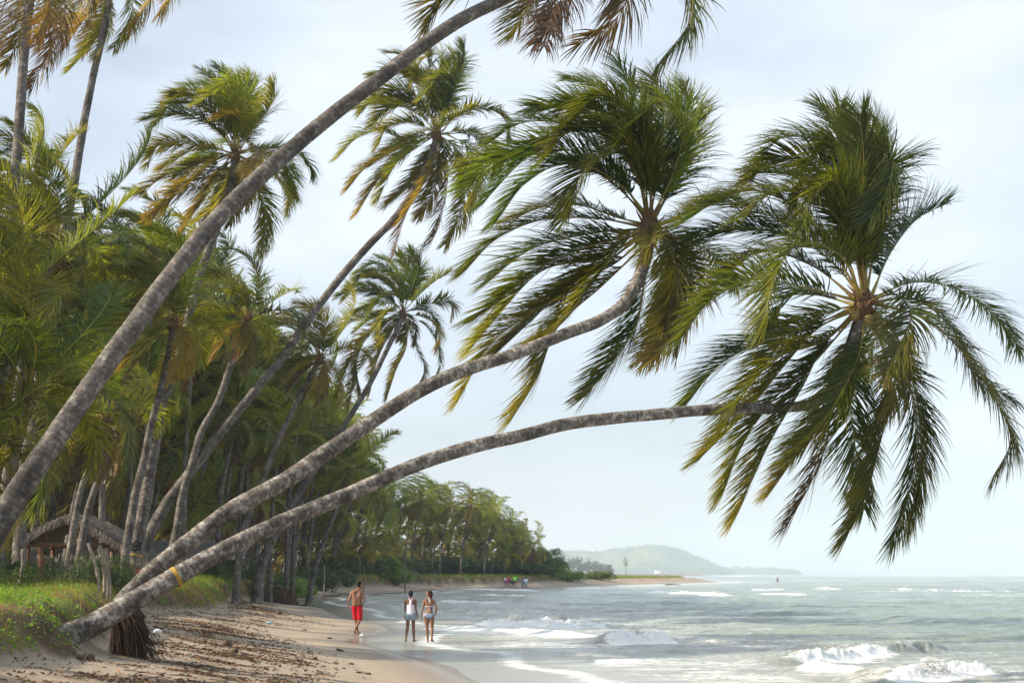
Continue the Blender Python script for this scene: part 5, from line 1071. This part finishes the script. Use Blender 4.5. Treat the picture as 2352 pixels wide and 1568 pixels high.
def hand(wr, tip, palm_n=(0, 1, 0), curl=.3, s=1.):
    """palm, four unequal bent fingers and a side thumb"""
    wr, tip = np.array(wr, float), np.array(tip, float); d = unit(tip - wr); n = unit(np.array(palm_n, float) - d * np.dot(palm_n, d)); sd_ = np.cross(d, n); L = .18 * s; out = [('c', wr, .026 * s, wr + d * .085 * s, (.036 * s) * (abs(sd_) * .9 + .35))]
    for k, (o_, ln) in enumerate(((-.032, .062), (-.011, .078), (.011, .074), (.031, .055))):
        b = wr + d * .088 * s + sd_ * o_ * s; m1 = b + d * ln * .5 * s + n * curl * .02 * s; e = m1 + (d * (1 - .4 * curl) + n * curl * .9) * ln * .5 * s
        out += [('c', b, .0105 * s, m1, .0095 * s), ('c', m1, .0095 * s, e, .0075 * s)]
    b = wr + d * .03 * s - sd_ * .03 * s; m1 = b + (d * .7 - sd_ * .55 + n * .3) * .042 * s; out += [('c', b, .014 * s, m1, .011 * s), ('c', m1, .011 * s, m1 + (d * .95 + n * .3) * .034 * s, .009 * s)]
    return out
def foot(an, toe, s=1.):
    an, toe = np.array(an, float), np.array(toe, float); d = toe - an; heel = an - unit(np.array([d[0], d[1], 0])) * .045 * s; heel[2] = max(an[2] - .06 * s, .02)
    o_ = [('c', an, .036 * s, heel, .034 * s), ('c', heel, .034 * s, (an + toe) / 2 + [0, 0, -.01], .032 * s), ('c', an, .034 * s, toe - unit(d) * .05, (.042 * s, .042 * s, .02 * s))]
    sd_ = unit(np.cross(unit(d), [0, 0, 1.]))
    for k in range(5): o_.append(('c', toe - unit(d) * .05 + sd_ * (k - 2) * .017 * s, .012 * s, toe + sd_ * (k - 2) * .018 * s - unit(d) * .008 * abs(k - 1), .010 * s))
    return o_
def head(c, look, s=1., tilt=(0, 0, 1)):
    c = np.array(c, float); f = unit(np.array([look[0], look[1], 0.])); sd_ = np.array([f[1], -f[0], 0]); up_ = np.array([0, 0, 1.])
    P_ = [('e', c + up_ * .02 * s - f * .008 * s, (.078 * s, .078 * s, .10 * s)), ('e', c + f * .018 * s, np.abs(f) * .085 * s + np.abs(sd_) * .070 * s + up_ * .115 * s),
          ('c', c + f * .035 * s - up_ * .06 * s, .045 * s, c + f * .055 * s - up_ * .095 * s, .026 * s), ('c', c + f * .095 * s - up_ * .0 * s, .010 * s, c + f * .108 * s - up_ * .032 * s, .014 * s), ('c', c + f * .088 * s - up_ * .06 * s, .014 * s, c + f * .090 * s - up_ * .066 * s, .015 * s)]
    for e in (-1, 1): P_.append(('c', c + sd_ * e * .076 * s + up_ * .012 * s, (.012 * s, .02 * s, .022 * s), c + sd_ * e * .076 * s - up_ * .02 * s, (.010 * s, .013 * s, .014 * s)))
    return P_, f, sd_
def face_bits(rt, c, f, sd_, s=1.):
    c = np.array(c, float); em = mat('eye', (.02, .015, .012), .3, .5) if 'eye' not in M else M['eye']; M['eye'] = em
    for e in (-1, 1): put('eye', prim_mesh([('e', c + f * .086 * s + sd_ * e * .031 * s + np.array([0, 0, .008]), (.013 * s, .013 * s, .009 * s))], .004, 1), em, rt)
    if 'lip' not in M: M['lip'] = mat('lips', (.25, .08, .06), .5, .3)
    put('mouth', prim_mesh([('c', c + f * .095 * s - sd_ * .018 * s - np.array([0, 0, .060 * s]), .007, c + f * .095 * s + sd_ * .018 * s - np.array([0, 0, .060 * s]), .007)], .004, 1), M['lip'], rt)
def legs(J, s, fat=1.):
    out = []
    for sd_ in ('L', 'R'):
        hp, kn, an, toe = [np.array(J[sd_ + k], float) for k in ('h', 'k', 'a', 't')]
        m = kn + (an - kn) * .32 + np.array([0, -.018, 0]); out += [('c', hp, .092 * fat * s, (hp + kn) / 2, .078 * fat * s), ('c', (hp + kn) / 2, .078 * fat * s, kn, .055 * s), ('c', kn, .053 * s, m, .056 * s * (.5 + .5 * fat)), ('c', m, .056 * s * (.5 + .5 * fat), an, .034 * s)] + foot(an, toe, s)
    return out
def arm(sh, el, wr, s=1., k=1.): return [('c', sh, .052 * s * k, (np.array(sh) + el) / 2, .045 * s * k), ('c', (np.array(sh) + el) / 2, .045 * s * k, el, .036 * s * k), ('c', el, .037 * s * k, np.array(el) * .7 + np.array(wr) * .3, .036 * s * k), ('c', np.array(el) * .7 + np.array(wr) * .3, .036 * s * k, wr, .024 * s * k)]

def person_root(px, py, label, H=None, rz=0):
    g = G(px, py); g[2] = max(gz(g[0], g[1]), .0) ; return empty('person', g, label, 'person'), g
# the man
rt, g = person_root(819, 1456, 'bare-backed man in red knee-length shorts walking away, head turned right')
hs, f, sd_ = head((.10, .03, 1.705), (.85, .5), 1.02)
LB = (.24, .115, .065)
torso_m = [('c', (-.09, 0, .98), (.10, .10, .09), (.09, 0, .98), (.10, .10, .09)), ('c', (-.06, 0, 1.02), (.11, .095, .08), (-.05, .0, 1.28), (.135, .105, .1)), ('c', (.08, 0, 1.02), (.11, .095, .08), (.05, 0, 1.28), (.14, .105, .1)),
           ('c', (-.09, .0, 1.3), (.105, .10, .1), (-.14, 0, 1.455), (.075, .075, .07)), ('c', (.07, 0, 1.3), (.105, .10, .1), (.11, 0, 1.46), (.075, .075, .07)), ('c', (-.15, 0, 1.47), .062, (-.02, 0, 1.53), .055), ('c', (.12, 0, 1.48), .062, (0, 0, 1.53), .055), ('c', (0, 0, 1.5), .062, (.08, .02, 1.63), .055)]
Jm = dict(Lh=(-.085, 0, .95), Lk=(-.05, .10, .50), La=(.015, .22, .085), Lt=(.06, .40, .03), Rh=(.085, 0, .95), Rk=(.11, .0, .50), Ra=(-.045, -.20, .16), Rt=(-.03, -.06, .02))
arms_m = arm((-.19, 0, 1.475), (-.285, -.03, 1.19), (-.325, .06, .95)) + hand((-.325, .06, .95), (-.33, .10, .77), (1, 0, 0), .5) + arm((.165, 0, 1.48), (.285, -.06, 1.17), (.20, -.13, 1.06)) + hand((.20, -.13, 1.06), (.05, -.15, 1.05), (0, .4, 1), .35)
put('body', prim_mesh(torso_m + hs + legs(Jm, 1.02) + arms_m, .0085, 9), skin(LB), rt)
put('hair', prim_mesh([('e', (.085, .02, 1.755), (.09, .09, .082)), ('e', (.065, -.0, 1.715), (.082, .08, .09))], .008, 2, [((.10 + f[0] * .05, .03 + f[1] * .05, 1.70), (f[0], f[1], -.55))]), cloth('dark_hair', (.012, .010, .009)), rt); face_bits(rt, (.10, .03, 1.705), f, sd_)
sm_ = [('c', (-.09, 0, 1.0), (.115, .12, .05), (.09, 0, 1.0), (.115, .12, .05)), ('c', (-.085, 0, .95), (.118, .125, .12), np.array((-.085, 0, .95)) * .1 + np.array(Jm['Lk']) * .9, .088), ('c', (.085, 0, .95), (.118, .125, .12), np.array((.085, 0, .95)) * .1 + np.array(Jm['Rk']) * .9, .092)]
put('shorts', prim_mesh(sm_, .009, 2, [((0, 0, 1.0), (0, 0, 1)), ((0, 0, .50), (.0, -.1, -1))]), cloth('red_shorts', (.50, .012, .025)), rt)
put('waistband', prim_mesh([('c', (-.09, 0, 1.0), (.118, .123, .05), (.09, 0, 1.0), (.118, .123, .05))], .008, 1, [((0, 0, 1.012), (0, 0, 1)), ((0, 0, .988), (0, 0, -1))]), cloth('dark_trim', (.05, .01, .015)), rt)
# woman in the tank top
rt, g = person_root(942, 1474, 'woman in white, lavender-shaded racerback top and cut-off denim shorts, walking away')
hs, f, sd_ = head((.0, .03, 1.53), (.25, 1), .92)
torso_w = lambda w=1.: [('c', (-.075 * w, 0, .86), (.095, .105, .10), (.075 * w, 0, .86), (.095, .105, .10)), ('c', (0, 0, .92), (.13, .10, .05), (0, 0, 1.04), (.108, .085, .05)), ('c', (0, 0, 1.04), (.108, .085, .05), (0, .01, 1.20), (.128, .095, .06)), ('c', (-.04, .0, 1.2), (.09, .085, .05), (-.085, 0, 1.315), (.06, .06, .05)), ('c', (.04, .0, 1.2), (.09, .085, .05), (.085, 0, 1.315), (.06, .06, .05)),
              ('c', (-.13, 0, 1.325), .045, (0, 0, 1.37), .045), ('c', (.13, 0, 1.325), .045, (0, 0, 1.37), .045), ('c', (0, 0, 1.36), .047, (0, .02, 1.46), .042), ('c', (-.06, .07, 1.2), .055, (.06, .07, 1.2), .055)]
J1 = dict(Lh=(-.08, 0, .86), Lk=(-.085, .02, .48), La=(-.125, -.20, .12), Lt=(-.13, -.06, .025), Rh=(.08, 0, .86), Rk=(.10, .08, .48), Ra=(.11, .15, .08), Rt=(.16, .33, .025))
arms_w = arm((-.155, 0, 1.305), (-.185, .02, 1.04), (-.15, .17, .93), .86) + hand((-.15, .17, .93), (-.13, .30, .90), (1, 0, 0), .6, .88) + arm((.155, 0, 1.305), (.175, .0, 1.04), (.225, .05, .815), .86) + hand((.225, .05, .815), (.22, .07, .65), (-1, 0, 0), .4, .88)
DS = (.17, .085, .052)
put('body', prim_mesh(torso_w() + hs + legs(J1, .93, .92) + arms_w, .008, 4), skin(DS), rt)
put('hair', prim_mesh([('e', (0, .02, 1.555), (.083, .088, .088)), ('e', (0, -.0, 1.515), (.074, .075, .08))], .008, 2, [((0, .075, 1.5), (0, 1, -.5))]), cloth('black_hair', (.010, .010, .013)), rt); face_bits(rt, (0, .03, 1.53), f, sd_, .92)
put('hair_band', prim_mesh([('c', (-.02, -.06, 1.585), .012, (.03, -.058, 1.585), .012)], .005, 1), cloth('blue_band', (.02, .12, .25)), rt)
top_p = [('c', (0, -.005, .90), (.150, .122, .04), (0, 0, 1.04), (.132, .104, .05)), ('c', (0, 0, 1.04), (.132, .104, .05), (0, .005, 1.17), (.128, .106, .04)), ('c', (0, -.004, 1.16), (.098, .1, .03), (0, -.018, 1.30), (.040, .058, .03)), ('c', (0, -.02, 1.28), (.036, .04, .03), (-.055, -.0, 1.375), (.022, .052, .02)), ('c', (0, -.02, 1.28), (.036, .04, .03), (.055, -.0, 1.375), (.022, .052, .02)), ('c', (-.05, .07, 1.2), .062, (.05, .07, 1.2), .062)]
put('tank_top', prim_mesh(top_p, .007, 3, [((0, 0, .875), (.0, 0, -1))]), cloth('white_top_shade_tint', (.72, .66, .76)), rt)  # white top; its lavender shade tint is put into the cloth colour
put('denim_shorts', prim_mesh([('c', (-.078, 0, .86), (.108, .120, .11), (.078, 0, .86), (.108, .120, .11)), ('c', (-.08, 0, .85), .108, (-.085, .01, .66), .094), ('c', (.08, 0, .85), .108, (.09, .03, .66), .094)], .008, 2, [((0, 0, .93), (0, 0, 1)), ((0, 0, .705), (0, -.05, -1))]), DENIM, rt)
bg_ = prim_mesh([('c', (-.19, .1, .86), (.03, .07, .03), (-.19, .1, .76), (.035, .08, .03))], .008, 2); o = put('bag', bg_, cloth('yellow_bag', (.6, .38, .1)), None); o.location = g; tag(o, 'small yellow bag carried at the left hip of the tank-top woman', 'bag')
# woman in the bikini
rt, g = person_root(985, 1475, 'woman in a blue and white string bikini, walking away, face turned left')
hs, f, sd_ = head((.01, .03, 1.53), (-1, .25), .92)
J2 = dict(Lh=(-.083, 0, .84), Lk=(-.065, .08, .47), La=(-.04, .15, .08), Lt=(-.05, .34, .025), Rh=(.083, 0, .84), Rk=(.10, .0, .47), Ra=(.10, -.20, .13), Rt=(.155, -.06, .03))
tw2 = [('c', (-.08, 0, .83), (.105, .118, .10), (.08, 0, .83), (.105, .118, .10)), ('c', (0, 0, .90), (.145, .1, .05), (0, 0, 1.02), (.106, .082, .05))] + torso_w()[2:]
arms2 = arm((-.15, 0, 1.305), (-.20, -.02, 1.06), (-.255, .03, .85), .86) + hand((-.255, .03, .85), (-.24, .06, .69), (1, 0, 0), .4, .88) + arm((.15, 0, 1.305), (.245, -.04, 1.07), (.20, .06, .90), .86) + hand((.20, .06, .90), (.17, .10, .77), (-1, 0, 0), .5, .88)
put('body', prim_mesh(tw2 + hs + legs(J2, .94, 1.06) + arms2, .008, 4), skin((.20, .098, .055)), rt)
put('hair', prim_mesh([('e', (.02, .02, 1.555), (.088, .088, .088)), ('c', (.045, .01, 1.52), (.07, .082, .08), (.055, .0, 1.42), (.038, .06, .05)), ('c', (.05, .0, 1.42), .03, (.04, -.01, 1.37), .012)], .008, 2, [((-.045, 0, 1.5), (-1, 0, -.35))]), cloth('auburn_hair', (.045, .010, .014)), rt); face_bits(rt, (.01, .03, 1.53), f, sd_, .92)
put('bikini_bottom', prim_mesh([('c', (-.08, 0, .83), (.108, .122, .10), (.08, 0, .83), (.108, .122, .10)), ('c', (0, 0, .88), (.155, .108, .04), (0, 0, .87), (.16, .11, .04))], .007, 2, [((0, 0, .905), (0, 0, 1)), ((-.17, 0, .88), (-.72, 0, -.70)), ((.17, 0, .88), (.72, 0, -.70))]), cloth('blue_print', (.20, .28, .45)), rt)
wht = cloth('white_strap', (.75, .75, .80))
a = Acc(); ang_ = np.linspace(0, 2 * np.pi, 25); tube(a, np.stack([.136 * np.cos(ang_), .004 + .102 * np.sin(ang_), 1.135 + 0 * ang_], 1), .009, 6, (.8, .8, .8))
for dx in (-.012, .02): tube(a, [(dx, -.108, 1.12), (dx * 1.4, -.115, 1.0), (dx * 1.8, -.118, .93)], .005, 5, (.8, .8, .8))
for dx in (-.01, .012): tube(a, [(dx * .5, -.055, 1.40), (dx, -.075, 1.33), (dx * 1.2, -.09, 1.27)], .007, 5, (.8, .8, .8))
a.build('bikini_strings', wht, rt)
put('bikini_top', prim_mesh([('e', (-.06, .11, 1.19), (.062, .045, .06)), ('e', (.06, .11, 1.19), (.062, .045, .06))], .008, 2), cloth('white_cups', (.6, .65, .8)), rt)
a = Acc(); 
for e in (-1, 1): tube(a, spline([(e * .165, 0, .895), (e * .185, 0, .86), (e * .178, -.02, .79)], 5), .008, 5, (.8, .8, .8))
tube(a, np.stack([.172 * np.cos(ang_), .122 * np.sin(ang_), .897 + 0 * ang_], 1), .008, 6, (.8, .8, .8)); a.build('side_ties', wht, rt)

def far_person(px, py, H, label, skinc, topc, botc, topz=(1.42, .95), facing=(1, 0), stance=.1, shirt=True, long=False, kneez=.62):
    rt, g = person_root(px, py, label); s = H / 1.7
    def q(p): return tuple(np.array(p, float) * s)
    h_, f, sd_ = head(q((0, .0, 1.58)), facing, s)
    J = dict(Lh=q((-.08, 0, .88)), Lk=q((-.10 - stance * .3, .04, .47)), La=q((-.10 - stance, 0, .08)), Lt=q((-.12 - stance, .12, .02)), Rh=q((.08, 0, .88)), Rk=q((.10, .0, .47)), Ra=q((.10, -.05, .08)), Rt=q((.14, .08, .02)))
    tr = [('c', q((0, 0, .92)), (.15 * s, .11 * s, .08 * s), q((0, 0, 1.2)), (.145 * s, .1 * s, .1 * s)), ('c', q((0, 0, 1.2)), (.145 * s, .1 * s, .1 * s), q((0, 0, 1.36)), (.16 * s, .08 * s, .05 * s)), ('c', q((0, 0, 1.36)), .05 * s, q((0, 0, 1.5)), .045 * s)]
    am = arm(q((-.19, 0, 1.36)), q((-.23, .02, 1.1)), q((-.22, .05, .87)), s) + hand(q((-.22, .05, .87)), q((-.22, .08, .7)), (1, 0, 0), .4, s) + arm(q((.19, 0, 1.36)), q((.24, .0, 1.1)), q((.22, .08, .9)), s) + hand(q((.22, .08, .9)), q((.2, .15, .75)), (-1, 0, 0), .4, s)
    put('body', prim_mesh(tr + h_ + legs(J, s) + am, .016, 2), skin(skinc), rt)
    put('hair', prim_mesh([('e', q((0, -.01, 1.62)), (.09 * s, .09 * s, .085 * s))], .014, 1), cloth('dark_hair', (.015, .012, .01)), rt)
    if topc is not None:
        tp = [('c', q((0, 0, topz[1])), (.185 * s, .14 * s, .04 * s), q((0, 0, topz[0] - .06)), (.18 * s, .12 * s, .06 * s))]
        if shirt: tp += [('c', q((-.19, 0, 1.36)), .07 * s, q((-.225, .01, 1.14)), .07 * s), ('c', q((.19, 0, 1.36)), .07 * s, q((.235, .0, 1.14)), .07 * s)]
        put('shirt' if shirt else 'top', prim_mesh(tp, .014, 2), cloth('top_cloth', topc), rt)
    put('shorts', prim_mesh([('c', q((0, 0, .93)), (.165 * s, .125 * s, .06 * s), q((0, 0, .86)), (.17 * s, .13 * s, .08 * s)), ('c', q((-.08, 0, .86)), .115 * s, q((-.11, .02, kneez)), .10 * s), ('c', q((.08, 0, .86)), .115 * s, q((.1, 0, kneez)), .10 * s)], .014, 2), cloth('bottom_cloth', botc), rt)
    return rt
D1 = (.11, .055, .035); D2 = (.22, .11, .07)
far_person(1161, 1346, 1.55, 'distant person in white top and purple shorts, leftmost of the cluster', D1, (.7, .72, .8), (.25, .12, .3))
far_person(1166, 1346.5, 1.75, 'distant person in red top and pink shorts, second in the cluster', D2, (.6, .06, .04), (.45, .1, .2), shirt=False)
far_person(1171, 1346, 1.7, 'distant person in cream top behind the red-topped one', D2, (.6, .5, .35), (.1, .13, .2), shirt=False)
far_person(1174.5, 1347, 1.7, 'distant person in pink top and dark teal shorts, right of the cluster', D2, (.5, .2, .18), (.02, .07, .08), shirt=False)
far_person(1182, 1348, 1.92, 'distant man in a bright lime green shirt', D2, (.30, .95, .10), (.03, .05, .08), topz=(1.42, .88), facing=(-1, 0))
far_person(1200.5, 1351.5, 1.75, 'distant person in mauve shirt and grey-blue shorts wading', D1, (.30, .22, .30), (.2, .28, .35), stance=-.02)
far_person(1208, 1352, 1.78, 'distant person in loose white shirt and light blue shorts', D1, (.82, .82, .88), (.22, .42, .52))
g = G(1178.3, 1346); o = put('bag', prim_mesh([('c', (0, 0, .35), (.12, .08, .1), (0, 0, .75), (.08, .06, .05))], .02, 2), cloth('dark_bag', (.02, .03, .06)), None); o.location = g; tag(o, 'dark bag hanging beside the lime-shirted man', 'bag')
# wader far out
rt = empty('person', P(1786, 1336, 390) * [1, 1, 0] + [0, 0, -.45], 'distant figure standing in the sea near the horizon', 'person')
put('body', prim_mesh([('c', (0, 0, .5), .14, (0, 0, 1.2), (.18, .12, .1)), ('c', (0, 0, 1.2), (.18, .12, .1), (0, 0, 1.42), .1), ('c', (0, 0, 1.42), .05, (0, 0, 1.55), .05)] + arm((-.2, 0, 1.38), (-.34, .02, 1.2), (-.45, .1, .98)) + arm((.2, 0, 1.38), (.28, 0, 1.14), (.4, .1, 1.05)) + hand((-.45, .1, .98), (-.5, .15, .85)) + hand((.4, .1, 1.05), (.5, .1, 1.0)) + legs(dict(Lh=(-.09, 0, .85), Lk=(-.12, 0, .45), La=(-.14, 0, .1), Lt=(-.15, .15, .05), Rh=(.09, 0, .85), Rk=(.12, 0, .45), Ra=(.14, 0, .1), Rt=(.15, .15, .05)), 1) + head((0, 0, 1.66), (1, 0))[0], .02, 2), skin(D1), rt)
put('hair', prim_mesh([('e', (0, 0, 1.70), (.09, .09, .085))], .014, 1), cloth('dark_hair', (.015, .012, .01)), rt)

# ------------------------------------------------------------------ air
HZ = (-3900, 9200, -80, 5750, -4, 150)
a = Acc(); x0, x1, y0, y1, z0, z1 = HZ
a.add([(x0, y0, z0), (x1, y0, z0), (x1, y1, z0), (x0, y1, z0), (x0, y0, z1), (x1, y0, z1), (x1, y1, z1), (x0, y1, z1)], [(3, 2, 1, 0), (4, 5, 6, 7), (0, 1, 5, 4), (1, 2, 6, 5), (2, 3, 7, 6), (3, 0, 4, 7)], (1, 1, 1))
mh = bpy.data.materials.new('air'); mh.use_nodes = True; t = mh.node_tree; t.nodes.clear(); ou = t.nodes.new('ShaderNodeOutputMaterial'); pv = t.nodes.new('ShaderNodeVolumePrincipled')
pv.inputs['Color'].default_value = (.78, .91, 1, 1); pv.inputs['Density'].default_value = .00022; pv.inputs['Anisotropy'].default_value = 0; t.links.new(pv.outputs[0], ou.inputs['Volume'])
tag(a.build('haze', mh), 'pale sea haze filling the air', 'haze', kind='stuff')
